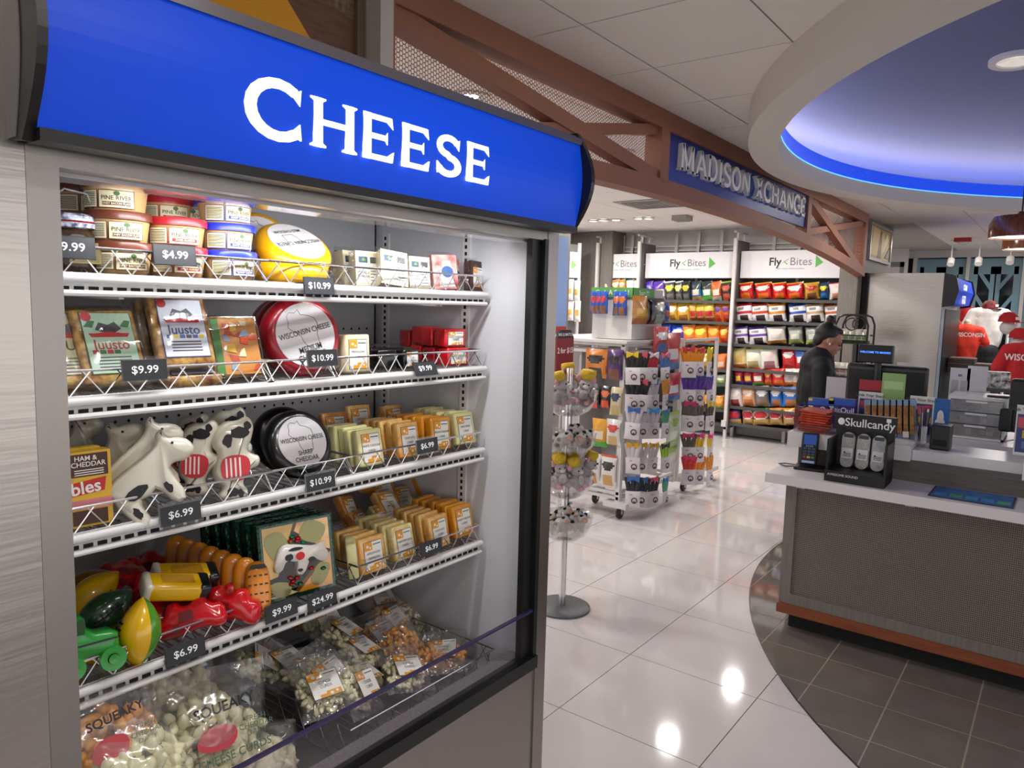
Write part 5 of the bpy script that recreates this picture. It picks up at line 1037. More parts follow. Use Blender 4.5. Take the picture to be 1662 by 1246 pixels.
for x,y in ((0,-.02),(.27,.36),(1.18,-.02),(1.80,-.02),(.96,.84)):
    c=MB().lathe([(0,-.014),(.040,-.014),(.044,-.008),(.044,.008),(.040,.014),(0,.014)],18,0,T(x,y,.045)@R(PI/2,'X')).build('caster',M_black,rk,True); MB().box(x-.012,x+.012,y-.020,y-.0155,.035,.10).box(x-.012,x+.012,y+.0155,y+.020,.035,.10).build('caster_fork',M_chrome,c)
MB().box(-.04,1.02,-.04,.90,1.372,1.392).build('top_tray',M_rk,rk)
# header cube with hanging bags
hd=thing('snack_header','white header cube with green Grab A Snack banner on the rack','display',(5.14,2.74,1.396)); MB().box(0,.52,0,.36,0,.40).build('cube',mat('white header board','cbc8c6',0.5),hd)
MB().box(-.012,-.002,-.01,.37,.33,.405).box(-.012,.34,-.012,-.002,.33,.405).build('green_banner',col('5c9c54'),hd)
mb=MB(); mb.text('Grab A Snack!',.052,T(-.014,.18,.365)@FXW,0,bold=.01); mb.text('Start !!!!',.052,T(.16,-.0135,.365)@FX90,0,bold=.01); mb.build('lettering',col('e8f0e0'),hd)
def hangbag(px0,px1,py0,py1,pl,v,desc,cs,st,face):
    f=AX if face=='X' else AY; a=f(px0,(py0+py1)/2,v); b=f(px1,(py0+py1)/2,v); t=f((px0+px1)/2,py0,v).z; z=f((px0+px1)/2,py1,v).z; w=(a-b).length
    o=link('hanging_bag',bag_mesh(w,t-z,.05,*cs,st),None,((a.x+b.x)/2,(a.y+b.y)/2,z),(0,0,-PI/2 if face=='X' else 0)); tag(o,desc,'snack bag','bags hung on the rolling rack'); return o
BL=('1c4ca8','2458b8','b03038','8a5a30')
for k,(a,b) in enumerate(((958,972),(966,980),(973,987))): hangbag(a,b,473,509,None,5.10-.02*k,f'blue and red pretzel bag, {ORD[k]} of three on the header\'s left face',BL,'logo','X')
for k,(a,b) in enumerate(((995,1008),(1003,1018))): hangbag(a,b,473,512,None,5.10-.02*k,f'blue and orange pretzel bag, {["nearer the left","nearer the corner"][k]} of two on the header',('1c4ca8','2458b8','c8682c','8a5a30'),'logo','X')
hangbag(1026,1050,480,526,None,2.71,'golden amber snack bag hung on the header\'s front face',('c8882c','b87824','e0b04c','a8681c'),'split','Y'); hangbag(1030,1054,482,525,None,2.73,'golden snack bag behind the amber one on the header',('c8882c','b87824','e0b04c','a8681c'),'split','Y')
hangbag(1058,1080,484,525,None,2.69,'black and silver snack bag at the header\'s right corner',('24242a','3a3a40','b8c0b8','8a948c'),'logo','Y'); hangbag(1050,1066,484,526,None,2.72,'black snack bag between the golden and silver ones',('1c1c20','2a2a2e','4a4a4a','8a5a4c'),'logo','Y'); hangbag(1076,1086,490,522,None,2.72,'narrow blue snack bag at the header edge',('24449c','24449c','c85a5a','24449c'),'split','Y')
# bags on the rack's left face
for px0,px1,py0,py1,ds,cs,st in ((950,986,566,613,'orange pouch with dark label on the rack\'s left face',('c87424','b8641c','2c2622','3c2c24'),'logo'),(985,1011,567,616,'purple pouch with dark label on the rack\'s left face',('4c2c64','5c3474','2c2622','7c4a34'),'logo'),(953,975,626,662,'black and orange bag, left in the rack\'s second row',('1c1a1c','242224','c8642c','d8502c'),'logo'),(974,993,626,662,'black and orange bag, middle in the rack\'s second row',('1c1a1c','242224','c8642c','d8502c'),'logo'),(990,1010,628,674,'beige and navy bag, right in the rack\'s second row',('c8bc94','d0c49c','34385c','b8a468'),'logo'),(961,986,679,725,'gold and green bag in the rack\'s third row',('c88a24','d89a2c','e0d0b8','4c9c34'),'split'),(984,1008,680,722,'white and red jerky bag in the rack\'s third row',('d8d4d0','d8d4d0','c8442c','c8a870'),'logo'),(950,975,735,783,'white and orange bag, left in the rack\'s bottom row',('d8d4d0','dcd8d4','2a2624','c8883c'),'logo'),(975,1001,738,788,'white and red bag, right in the rack\'s bottom row',('d8d4d0','c8442c','2a2624','c89a5c'),'logo'),(944,958,700,722,'purple and green bag beside the plush bowls',('6c2c8c','7c3c9c','4c9c34','5c2c7c'),'split')): hangbag(px0,px1,py0,py1,None,4.965,ds,cs,st,'X')
for k,(a,b,c,d) in enumerate(((1060,1085,530,572),(1072,1104,540,600),(1078,1104,605,650))): hangbag(a,b,c,d,None,2.66+.02*k,['red bag with cream logo at the rack corner top','red and blue bag with cream logo on the rack','second red and blue bag lower on the rack'][k],('b81c28','c02430','d8dce0','2c6aa8'),['logo','split','split'][k],'Y')
for k,(a,b,c,d) in enumerate(((1082,1102,668,715),(1075,1100,715,752))): hangbag(a,b,c,d,None,2.66,['green and white bag hung beside the hair packs','lime and grey bag hung under the green one'][k],('b8c8a8','a8c82c','8aa83c','d8d8d0'),'logo','Y')
# ---- packs of animal hair bands: white pouch card, coloured band and bow
M_pouch=mat('white pouch card','d9d4d8',0.4)
PK={}
def pack_mesh(c,bow):
    if (c,bow) not in PK:
        mb=MB(); w,h=.105,.115
        mb.pillow(w,h,.022,6,6,None,T(0,0,-h),seed=len(PK),crimp=.02); n0=len(mb.f)
        mb.lathe([(.014,0),(.022,0)],14,3,T(.012,-.0125,-h*.55)@FX90,cap=False); mb.ball((.012,-.012,-h*.66),(.008,.002,.010),3); mb.ball((-.012,-.0115,-h*.20),(.012,.0015,.003),4)
        for s in (-1,0,1): mb.pillow(.036,.112,.018,4,5,lambda u,v,f:1,T(s*.022,.004,-.012)@R(s*.22,'Y'),seed=s+2,crimp=.02)
        for s in (-1,1): mb.prism([(0,-.006),(s*.034,-.020),(s*.036,.018),(0,.006)],-.006,.006,2,T(0,0,.088)@FX90@S(1.2,1.2,1))
        mb.ball((0,-.004,.088),.010,2)
        me=mb.mesh('hair_band_pack',[M_pouch,col(c),col(bow),col('5a3c30'),col('c87c8c')]); shade(me,1.0); PK[(c,bow)]=me
    return PK[(c,bow)]
def packs(rows,pxs,Y,tag_,yaws,s=1.0):
    for r_,(py,cols) in enumerate(rows):
        for k,(px,(nm,c,bow)) in enumerate(zip(pxs,cols)):
            p=AY(px,py,Y+.02*((k+r_)%2)); o=link('hair_band_pack',pack_mesh(c,bow),None,(p.x,p.y,p.z+.02*((k*3+r_)%3-1)),(0,.05*((k+r_)%3-1),yaws[k]+.15*((r_*2+k)%3-1))); o.scale=(s,s,s)
            tag(o,f'{nm} hair-band pack, {ORD[k]} from left, {["top","second","third","fourth","bottom"][r_]} row of {tag_}','hair accessory','hair band packs on the rack')
bk=('black and pink','1c1a1c','d8506c'); by=('black and yellow','1c1a1c','d8b820'); rd=('red and white','b8202c','dcd8d8'); bl=('blue and pink','4a78b8','d8707c'); wh=('white and blue','c8c0c4','3a6ab0'); am=('amber','d8921c','c8861c'); lm=('lime','98c030','2c2c2c'); gr=('mint','4c9c74','3a78c0'); ye=('white and gold','cac2c6','d8a818'); nv=('dark navy','1c2230','3a6ab0'); co=('dark and coral','1c2230','e05070')
packs([(592,(by,bk,rd,bl)),(640,(bk,bk,wh,am)),(690,(wh,wh,('white and sky','c8c0c4','4a98d8'),gr)),(738,(ye,ye,ye,lm)),(797,(nv,nv,co,gr))],(1027,1040,1060,1080),2.60,'the rack\'s middle side',(-1.2,-1.0,-.5,-.1),1.12)
yl=('yellow','e0c020','e0d030'); og=('orange and red','e08a1c','c83040'); pu=('purple','5c349c','3a4488'); dk=('grey-brown','5c5450','c83068'); dk2=('dark and yellow','4a4440','d8c020'); hp=('yellow and magenta','d8b818','d83c8c'); rp_=('red and pink','c8301c','d83c6c'); ob=('orange','e0841c','d8901c')
packs([(583,(og,og,yl)),(632,(pu,pu,pu)),(678,(dk,dk,dk2)),(722,(dk,hp,hp)),(762,(rp_,ob,ob))],(1118,1134,1152),2.60,'the rack\'s right wing',(-1.0,-.6,-.1),1.2)
# ---- plush stand
ps=thing('plush_stand','chrome pole stand with round grey base and four clear bowls','stand',(3.275,2.10,0)); MB().lathe([(0,0),(.155,0),(.155,.010),(.14,.018),(.03,.024),(0,.024)],40).build('base',mat('grey stand base','55585c',0.45),ps,True); MB().cyl((0,0,.02),(0,0,1.32),.020,16).build('pole',M_chrome,ps,True)
RIMS=[1.20,.97,.755,.52]
for z in RIMS: MB().lathe([(.02,-.135),(.07,-.130),(.115,-.10),(.143,-.05),(.152,0),(.155,.003),(.149,0),(.140,-.05),(.112,-.096),(.07,-.124),(.02,-.13)],36,0,T(0,0,z),cap=False).build('bowl',film('clear bowl','f6f6f6',.08,.04,edge=.6),ps,True)
PLM={}
def plush_mesh(kind):
    if kind in PLM: return PLM[kind]
    mb=MB(); B=mb.ball; e=[]
    if kind=='mouse':
        B((0,0,.045),(.038,.034,.046),0); B((0,-.012,.100),(.032,.034,.030),0); B((0,-.042,.094),(.014,.014,.011),1); 
        for s in (-1,1): B((s*.034,-.002,.125),(.018,.008,.018),2); B((s*.036,-.014,.055),(.012,.026,.012),0); B((s*.022,-.034,.014),(.016,.028,.014),2)
        B((0,-.034,.050),(.022,.006,.026),1); mb.lathe([(0,.128),(.030,.126),(.036,.150),(.032,.168),(0,.172)],14,3,T(0,-.004,0))
        for s in (-1,1): B((s*.014,-.040,.106),.004,4)
    else:
        B((0,.01,.040),(.036,.050,.034),0); B((0,-.046,.066),(.028,.028,.028),0); B((0,-.074,.056),(.018,.014,.014),5)
        for s in (-1,1): B((s*.034,-.038,.086),(.016,.006,.010),0); B((s*.022,-.024,.014),(.012,.012,.020),0); B((s*.022,.042,.014),(.012,.012,.020),0); B((s*.012,-.064,.080),.004,4)
        for x,y,z,r in ((.02,.0,.066,.016),(-.024,.03,.058,.014),(.032,.03,.036,.013),(-.034,-.01,.04,.012),(.012,-.052,.092,.011),(-.018,-.06,.078,.009),(.0,.055,.05,.012)): B((x,y,z),(r,r,r*.8),4)
    me=mb.mesh('plush_toy',[mat('plush body '+kind,'b5aeb0' if kind=='mouse' else 'd6d2cc',0.9,bump=.3,bscale=200),mat('plush white','d8d4d2',0.9),mat('plush pink','d8a0ac',0.9),mat('plush cheese yellow','e0c040',0.8,noise='c8a020',nscale=60),mat('plush black','19181a',0.8),mat('plush muzzle','d0a890',0.9)]); shade(me,1.5); PLM[kind]=me; return me
rq=random.Random(4)
for b,z in enumerate(RIMS):
    kind=('mouse','cow')[b%2]
    for k in range(7):
        a=k*2*PI/6+.3; r=.085 if k<6 else 0.0; zz=z-.10+(.05 if k==6 else .0)+rq.uniform(0,.02)
        if k==6: r=.03
        s=1.0 if kind=='cow' else 1.05
        o=link('plush_toy',plush_mesh(kind),None,(3.275+r*math.cos(a),2.10+r*math.sin(a),zz+(.03 if k in (3,4,5) else .0)),(rq.uniform(-.3,.3),rq.uniform(-.3,.3),rq.uniform(-1.2,.4))); o.scale=(s,s,s)
        tag(o,f'{"grey mouse with yellow cheese hat" if kind=="mouse" else "white cow with black patches"} plush toy, {["right","right rear","left rear","left","left front","right front","centre"][k]} of the {["topmost","second","third","lowest"][b]} clear bowl','plush toy',f'plush toys in the {["topmost","second","third","lowest"][b]} bowl')
# ================================================================== SALES COUNTER
class WT:
    """a thing whose parts are written in world coordinates around a base point"""
    def __init__(s,name,label,cat,base,group=None): s.o=thing(name,label,cat,base,group=group); s.b=Vector(base)
    def add(s,name,mb,m,smooth=False,parent=None):
        o=mb.build(name,m,parent or s.o,smooth)
        if parent is None: o.location=-s.b
        return o
def perf_mat():
    m=mat('perforated counter panel','4b4641',0.5); nt=m.node_tree; b=nt.nodes['Principled BSDF']
    tc=nt.nodes.new('ShaderNodeTexCoord'); sp=nt.nodes.new('ShaderNodeSeparateXYZ'); nt.links.new(tc.outputs['Object'],sp.inputs[0])
    def mth(op,a,bv=None):
        n=nt.nodes.new('ShaderNodeMath'); n.operation=op
        for i,v in enumerate((a,bv)):
            if v is None: continue
            if isinstance(v,(int,float)): n.inputs[i].default_value=v
            else: nt.links.new(v,n.inputs[i])
        return n.outputs[0]
    k=2*PI/.0155; y=mth('MULTIPLY',sp.outputs[1],k); z=mth('MULTIPLY',sp.outputs[2],k)
    a=mth('SINE',mth('ADD',y,mth('MULTIPLY',z,.8))); c=mth('SINE',mth('SUBTRACT',y,mth('MULTIPLY',z,.8)))
    v=mth('MULTIPLY',a,c); r=nt.nodes.new('ShaderNodeValToRGB'); r.color_ramp.elements[0].position=.25; r.color_ramp.elements[1].position=.6; r.color_ramp.elements[0].color=lin('59534c'); r.color_ramp.elements[1].color=lin('978e82')
    nt.links.new(v,r.inputs[0]); nt.links.new(r.outputs[0],b.inputs['Base Color']); bp=nt.nodes.new('ShaderNodeBump'); bp.inputs['Strength'].default_value=.5; bp.inputs['Distance'].default_value=.002; nt.links.new(v,bp.inputs['Height']); nt.links.new(bp.outputs[0],b.inputs['Normal'])
    return m
YN=-1.6
ct=WT('sales_counter','grey sales counter with white tops, perforated front and wooden rail','counter',(4.0,.0,0))
ct.add('front_panel',MB().box(3.812,3.86,YN,1.045,.20,.78),perf_mat())
ct.add('panel_frame',MB().box(3.80,3.86,1.045,1.10,.145,.795).box(3.80,3.86,YN,1.045,.145,.20).box(3.80,3.86,YN,1.045,.775,.795),M_greywood)
ct.add('wood_rail',MB().box(3.785,3.86,YN,1.105,.095,.145),mat('warm wood rail','8a4a2c',0.45,noise='7a3f24',nscale=6,stretch=(10,1,10)))
ct.add('toe_kick',MB().box(3.86,4.2,YN,1.06,0,.095),M_blackm); ct.add('core',MB().box(3.86,4.40,YN,1.095,.095,.795),M_greywood)
ct.add('lower_top',MB().box(3.66,3.99,YN,1.165,.795,.842),M_whitelam)
ct.add('riser',MB().box(3.975,4.02,YN,1.10,.842,.945),M_greywood_h)
ct.add('upper_top',MB().box(3.935,4.46,.572,1.15,.945,1.02),M_whitelam); ct.add('upper_top',MB().box(3.99,4.30,.125,.570,.93,.995),M_whitelam); ct.add('upper_top',MB().box(3.90,4.46,YN,.123,.935,1.02),M_whitelam)
for p_ in ((3.70,1.0),(3.70,.52)): ct.add('bracket',MB().box(3.69,3.74,p_[1]-.02,p_[1]+.02,.783,.795),col('b8b4b4'))
bc=WT('back_desk','white topped grey desk behind the counter','desk',(5.1,.3,0)); bc.add('top',MB().box(4.86,5.55,-.8,1.17,.88,.935),M_whitelam); bc.add('cabinet',MB().box(4.92,5.5,-.78,1.15,0,.88),M_greywood)
# ---- earbud display
sk=thing('earbud_display','black counter display headed Skullcandy holding three earbud packs','display',(3.80,.765,.843),(0,0,-PI/2+.02))
MB().box(-.132,.132,.08,.10,0,.245).build('back_board',M_black,sk); MB().box(-.137,.137,.06,.10,.235,.312).build('header',M_black,sk); MB().box(-.132,-.122,-.09,.10,0,.20).build('side_panel',M_black,sk); MB().box(.122,.132,-.09,.10,0,.20).build('side_panel',M_black,sk); MB().box(-.132,.132,-.105,.09,0,.052).build('base_tray',M_black,sk)
mb=MB(); mb.text('Skullcandy',.056,T(.022,.0588,.270)@FX90,0,bold=.012,sx=.95); mb.ball((-.106,.060,.272),(.016,.002,.018)); mb.text('AWESOME SOUND',.016,T(-.05,-.107,.034)@FX90,0); mb.box(.095,.115,.0585,.0595,.288,.306); mb.build('lettering',col('e4e4e6'),sk)
for k in range(3):
    pk=MB(); x=-.068+.068*k; pk_o=thing('earbud_pack',f'clear capsule earbud pack, {["left","middle","right, blue"][k]} of three in the black display','package',tuple(sk.matrix_basis@Vector((x+.006,.022,.052))),(-.16,0,-PI/2+.02),group='earbud packs in the black display')
    ol=[(.029*math.cos(t),.145+.029*math.sin(t)) for t in [PI*q/10 for q in range(11)]]+[(-.029,.03)]+[(.029*math.cos(t),.03+.029*math.sin(t)) for t in [PI+PI*q/10 for q in range(11)]]
    MB().prism(ol,-.012,.012,0,FX90).build('clear_shell',film('clear capsule','f8f8f8',.10,.10,edge=.5,haze=.30),pk_o); 
    MB().tube([(.012*math.cos(t*1.1),0,.125+.020*math.sin(t*.9)) for t in range(14)],.0025,5).tube([(.014*math.cos(t*1.3),0.002,.02+.010*math.sin(t)) for t in range(10)],.0025,5).build('earbud_cable',col('3a5ab0' if k==2 else 'c8c8cc'),pk_o)
    mb=MB(); mb.box(-.024,.024,-.0135,-.0125,.045,.095,0); mb.ball((-.012,-.014,.074),(.004,.001,.005),1)
    for q in range(3): mb.box(-.018,.018,-.0142,-.0135,.054+.007*q,.057+.007*q,1)
    mb.box(-.022,.022,-.0135,-.0125,.148,.165,1); mb.build('card',[col('dcdcde'),col('3c3c40')],pk_o)
# ---- card terminal
tm=thing('card_terminal','black card payment terminal with blue screen on a stand','terminal',tuple(AZ(1312,760,.843)),(0,0,-PI/2+.15)); MB().rbox(.15,.13,.014,.004,0,T(.01,0,.007)).build('base_plate',M_black,tm); MB().box(-.02,.02,.01,.04,.01,.09).build('neck',M_black,tm)
hdm=MB().rbox(.082,.028,.165,.007,0,T(0,0,0)).build('handset',mat('terminal shell','17191f',0.4),tm,False,(0,-.005,.105),(-.35,0,0))
MB().box(-.030,.030,-.0150,-.0142,.018,.070).build('screen',mat('blue screen','2c4a8c',0.2,emit='3058a8',estr=.25),hdm)
for r_ in range(4):
    for c_ in range(3): MB().box(-.028+.020*c_,-.013+.020*c_,-.0165,-.0142,-.008-.015*r_,.002-.015*r_).build('key',col('3c4c6c') if r_<3 else col(['b02c2c','c8b02c','2c8c3c'][c_]),hdm)
MB().box(-.030,.030,-.0160,-.0142,-.078,-.066).build('stripe',col('9cb8e0'),hdm); mb=MB(); mb.text('8 8 8 8',.012,T(0,-.0152,.010)@FX90); mb.build('lettering',col('c8d0e0'),hdm)
MB().tube([(-.06,.03,.006),(-.12,.05,.004),(-.15,.02,.004),(-.11,-.03,.004),(-.06,-.02,.008)],.003,6).build('cable',M_black,tm,True)
# ---- counter mat
cm=thing('counter_mat','blue and green printed mat lying on the lower counter top','mat',(3.83,.295,.843)); MB().box(-.122,.118,-.16,.16,0,.003).build('mat_base',col('2a3448'),cm); MB().box(-.112,.108,-.152,.152,.003,.0034).build('print',mat('blue mat print','2a5a9c',0.25,noise='3470b4',nscale=20),cm)
for k in range(5): MB().box(-.085,-.02,.118-.060*k-.024,.118-.060*k+.024,.0034,.0038).build('print_square',col(['3c7cc0','4c9c6c','3c8cb0','3c7cc0','4c9c6c'][k]),cm)
# ---- goods on the upper top
def atL(px,py,X): return AX(px,py,X)
for k,(px,lb) in enumerate(((1332,'purple and blue ZzzQuil box, left of two'),(1366,'purple and blue ZzzQuil box, right of two'))):
    lb=lb.replace('ZzzQuil ','sleep-aid '); p=AX(px,660,4.22); o=thing('medicine_box',lb+' on the counter','box',(4.22,p.y,1.022),(0,0,-PI/2),group='sleep-aid boxes'); z0,z1=AX(px,690,4.22).z-1.022,AX(px,647,4.22).z-1.022
    MB().box(-.068,.068,0,.05,0,z1).build('carton',col('3a2c78',.35),o); mb=MB(); mb.box(-.068,.068,-.001,0,z1-.035,z1,0); mb.text('ZzzQuil',.040,T(0,-.0015,z1*.62)@FX90,1,bold=.015); mb.box(-.045,.045,-.001,0,z1*.40,z1*.44,2); mb.box(-.066,-.045,-.0015,0,z1-.015,z1-.002,3); mb.build('printed_front',[col('2a5ab4'),col('eceaf4'),col('4cb8b0'),col('d8c030')],o)
p=AX(1324,690,4.06); tr_=WT('packet_tray','clear acrylic tray stacked with orange packets','tray',(4.06,p.y,1.022)); y=p.y
tr_.add('tray',MB().box(3.97,4.15,y-.10,y-.097,1.022,1.16).box(3.97,4.15,y+.085,y+.088,1.022,1.16).box(3.97,3.973,y-.10,y+.085,1.022,1.06),film('clear acrylic tray','f2f0f6',.08,.04,edge=.5)); 
for k in range(9): MB().rbox(.13,.15,.011,.003,0,R(.10*((k*5)%4-1.5),'Z')).build('orange_packet',mat('orange packet','c8421c',0.35,coat=.3,noise='b03412',nscale=40),None,False,(4.06,y-.005,1.029+.0125*k),(.02,-.04,0)); 
for k,o in enumerate([o for o in sc.objects if o.name.startswith('orange_packet')]): tag(o,f'flat orange snack packet, {ORD[k]} from the bottom of the tray stack','packet','orange packets in the acrylic tray')
# row of battery / lip-balm cards
for k in range(8):
    px=1412+10.4*k; p=AX(px,668,4.16); o=thing('hook_card',f'tall brown and blue carded item, {ORD[k]} from left in the counter row','carded item',(4.16,p.y,1.022),(0,-.08,-PI/2),group='carded items in the counter row'); z=AX(px,649,4.16).z-1.022
    MB().box(-.018,.018,0,.012,0,z).build('card',col('7c94b0'),o); MB().box(-.010,.010,-.010,0,.02,z*.85).build('stick',mat('brown striped stick','7c4a2c',0.35,noise='b88a4c',nscale=60),o)
    if k%2==0: MB().box(-.014,.014,-.012,-.001,.006,.036).build('white_tab',col('dcdadc'),o)
def standcard(px0,px1,py0,py1,X,label,paint,th=.006,zb=None,cat='sign'):
    a=AX(px0,(py0+py1)/2,X); b=AX(px1,(py0+py1)/2,X); t=AX((px0+px1)/2,py0,X).z; z=AX((px0+px1)/2,py1,X).z if zb is None else zb
    o=thing('stand_card',label,cat,(X,(a.y+b.y)/2,z),(0,0,-PI/2)); w=abs(a.y-b.y); h=t-z; paint(o,w,h); return o
def pc(bg,els):
    def f(o,w,h):
        MB().box(-w/2,w/2,0,.006,0,h).build('card',col(bg),o); mb=MB(); ms=[]; 
        for i,e in enumerate(els):
            c=e[-1]; ms.append(col(c))
            if e[0]=='t': mb.text(e[1],e[2]*h,T((e[3]-.5)*w,-.0020-.0002*i,e[4]*h)@FX90,i,bold=.01)
            else: mb.box((e[0]-.5)*w,(e[1]-.5)*w,-.0010-.0002*i,0,e[2]*h,e[3]*h,i)
        if els: mb.build('printed_front',ms,o)
    return f
promo=pc('d8d6d2',[(.06,.94,.06,.82,'3a4478'),('t','Grab Your Snack',.10,.5,.91,'4a4a4a'),(.10,.60,.55,.76,'c8505c'),(.62,.92,.66,.78,'d03848'),(.30,.92,.35,.50,'c8a030'),(.30,.92,.14,.28,'5c6cb0')])
standcard(1392,1431,636,690,4.30,'white-topped navy promotional card behind the carded row',promo,zb=1.022); standcard(1475,1515,643,700,4.28,'white-topped navy promotional card at the end of the carded row',promo,zb=1.022); standcard(1648,1690,658,722,4.05,'white-topped navy promotional card at the right picture edge',promo,zb=1.022)
standcard(1394,1436,617,650,4.42,'black text card with dark red heading by the register',pc('24222a',[(0,1,.78,1,'a02c34'),(.1,.9,.55,.60,'c8c8c8'),(.1,.9,.40,.45,'c8c8c8'),(.1,.8,.25,.30,'c8c8c8')]),zb=1.022)
def candraw(o,w,h):
    MB().box(-w/2,w/2,0,.006,0,h).build('card',col('8ab06c'),o); mb=MB(); mb.box(-w*.42,w*.42,-.0012,0,h*.72,h*.86,0); mb.lathe([(0,0),(.026,0),(.028,.01),(.028,.075),(.020,.088),(0,.088)],14,[1,1,2,1,1],T(0,-.004,.02)@S(1,.15,1)); mb.build('printed_front',[col('a8c88c'),col('b8b8b8'),col('b83c34')],o)
standcard(1431,1469,606,650,4.40,'green card picturing a drink can beside the register',candraw,zb=1.022)
def snackblue(o,w,h): 
    pc('2a68b0',[(0,1,0,.38,'b86a50')])(o,w,h); mb=MB(); mb.ball((0,-.004,h*.58),(w*.2,.003,h*.16)); mb.ball((0,-.004,h*.45),(w*.3,.003,h*.10)); mb.build('cream_swirl',col('e0dcd8'),o)
standcard(1513,1541,647,692,4.34,'blue card with a cream dessert picture behind the pens',snackblue,zb=.997)
# pen cup and black box
p=AX(1496,715,4.10); o=thing('pen_cup','clear cup crowded with dark pens on the counter','pen cup',(4.10,p.y,1.02)); MB().lathe([(.036,0),(.036,.085),(.033,.085),(.033,.004),(0,.004)],20,cap=False).build('cup',film('clear pen cup','eeeeF2',.10,.05,edge=.5),o,True)
r=random.Random(2)
for k in range(14):
    a=r.uniform(0,6.28); q=r.uniform(.2,1)*.026; MB().cyl((q*math.cos(a)*.8,q*math.sin(a)*.8,.006),(q*math.cos(a)*1.8,q*math.sin(a)*1.8,.15+r.uniform(0,.03)),.004,6).build('pen',col(['1c1c28','2c2450','d8d8dc','3a3a44'][k%4]),o)
p=AX(1526,730,4.12); o=thing('black_box','small black plastic box beside the pen cup','box',(4.12,p.y,.997),(0,0,-PI/2)); MB().rbox(.085,.10,.12,.006,0,T(0,0,.06)).build('shell',M_black,o); MB().box(-.03,.03,-.052,-.050,.02,.05).build('slot',M_blackm,o)
# drawer tower
dw=WT('drawer_tower','white three-drawer plastic tower with translucent fronts','drawers',(5.15,.405,.937)); y0_,y1_=.262,.55; dw.add('frame',MB().box(5.0,5.32,y0_,y1_,1.165,1.185).box(5.0,5.32,y0_,y0_+.012,.937,1.165).box(5.0,5.32,y1_-.012,y1_,.937,1.165).box(5.30,5.32,y0_,y1_,.937,1.165).box(5.0,5.32,y0_,y1_,.937,.95),M_whitep)
for k in range(3):
    z=.953+.0715*k; dr=dw.add('drawer',MB().box(4.995,5.002,y0_+.014,y1_-.014,z,z+.066),film('frosted drawer front','f0f0f4',.10,.25,edge=.25,haze=.16)); MB().box(4.988,4.996,y0_+.09,y1_-.09,z+.054,z+.066).build('handle',M_whitep,dr)
    r=random.Random(k); mb=MB()
    for q in range(7): mb.cb((5.08+r.uniform(-.04,.06),y0_+.04+.035*q,z+.018),(.06,.03,r.uniform(.02,.045)),q%3)
    mb.build('contents',[col(['8a3a3c','3a4c8c','6c6c74'][k]),col(['c8c4c4','b8b8c8','4c5c7c'][k]),col(['c0504c','d8d4d0','8a4c50'][k])],dr)
o=thing('phone','dark phone lying on the drawer tower','phone',(5.08,.31,1.187)); MB().rbox(.06,.11,.008,.003,0,T(0,0,.004)).build('body',M_black,o); MB().box(-.026,.026,-.05,.05,.008,.0085).build('screen',mat('dark phone glass','20242c',0.1),o)
# registers
rg1=WT('register_monitor','black register screen seen from behind with customer display on a pole','register',(5.2,.93,.937)); rg1.add('screen_back',MB().rbox(.06,.47,.26,.015,0,T(5.2,.925,1.195)),M_black); rg1.add('screen_lip',MB().box(5.165,5.172,.70,1.15,1.29,1.305),mat('grey lip','3c3c40',0.4)); rg1.add('foot',MB().rbox(.22,.26,.03,.01,0,T(5.25,.925,.952)),M_black); rg1.add('neck',MB().box(5.20,5.26,.88,.97,.95,1.12),M_black)
rg1.add('display_pole',MB().cyl((5.14,.97,.95),(5.14,.97,1.36),.022,10),M_black); dsp=rg1.add('customer_display',MB().rbox(.05,.205,.115,.008,0,T(5.13,.985,1.395)),M_black); mb=MB(); mb.text('WELCOME TO MADISO',.017,T(5.103,.985,1.405)@FXW,0,bold=.02); rg1.add('display_text',mb,mat('blue display text','3a78ff',0.4,emit='4a8cff',estr=1.4))
rg2=WT('right_register','black register screen cut off by the right picture edge','register',(5.0,.12,.937)); rg2.add('screen_back',MB().rbox(.06,.40,.30,.015,0,T(4.95,.05,1.16)),M_black); rg2.add('side_reader',MB().rbox(.05,.06,.13,.01,0,T(4.90,.255,1.08)),M_black); rg2.add('foot',MB().rbox(.2,.2,.03,.01,0,T(5.0,.10,.952)),M_black); rg2.add('neck',MB().box(4.97,5.03,.05,.13,.95,1.05),M_black)
# clipboards, papers and boxes on the desk
for k,(a,b,c,d,l) in enumerate(((1541,1574,597,642,'white printed notice in a clear holder, left of the paper stand'),(1569,1602,594,642,'tall blank white paper stand behind the drawer tower'))): standcard(a,b,c,d,5.40,l,pc('dcdadc',[(.1,.45,.1,.8,'b8b6ba'),(.55,.9,.1,.8,'b8b6ba'),(.4,.6,.86,.9,'8a888c')] if k==0 else [(.0,1,.60,.61,'b8b6ba')]),zb=.937)
o=thing('curled_paper','long strip of white paper curling over the desk','paper',(5.36,.30,.94),(0,0,-PI/2)); mb=MB(); q=[(-.06+.26*t/10,.16-.16*math.sin(t/10*PI/2)**1.1) for t in range(11)]
for t in range(10): mb.add([(q[t][0],-.03,q[t][1]),(q[t+1][0],-.03,q[t+1][1]),(q[t+1][0],.03,q[t+1][1]),(q[t][0],.03,q[t][1]),(q[t][0],-.03,q[t][1]+.002),(q[t+1][0],-.03,q[t+1][1]+.002),(q[t+1][0],.03,q[t+1][1]+.002),(q[t][0],.03,q[t][1]+.002)],[(0,1,2,3),(7,6,5,4),(0,4,5,1),(3,2,6,7)])
mb.build('strip',col('dcdad4'),o)
standcard(1455,1476,588,612,5.42,'small pink and white leaflet box behind the register',pc('dcd0d0',[(0,1,0,.5,'c88a8c')]),zb=.937,cat='box'); standcard(1340,1372,612,665,4.90,'pale paper pad on the desk near the cashier',pc('b8b4b8',[]),zb=.937)
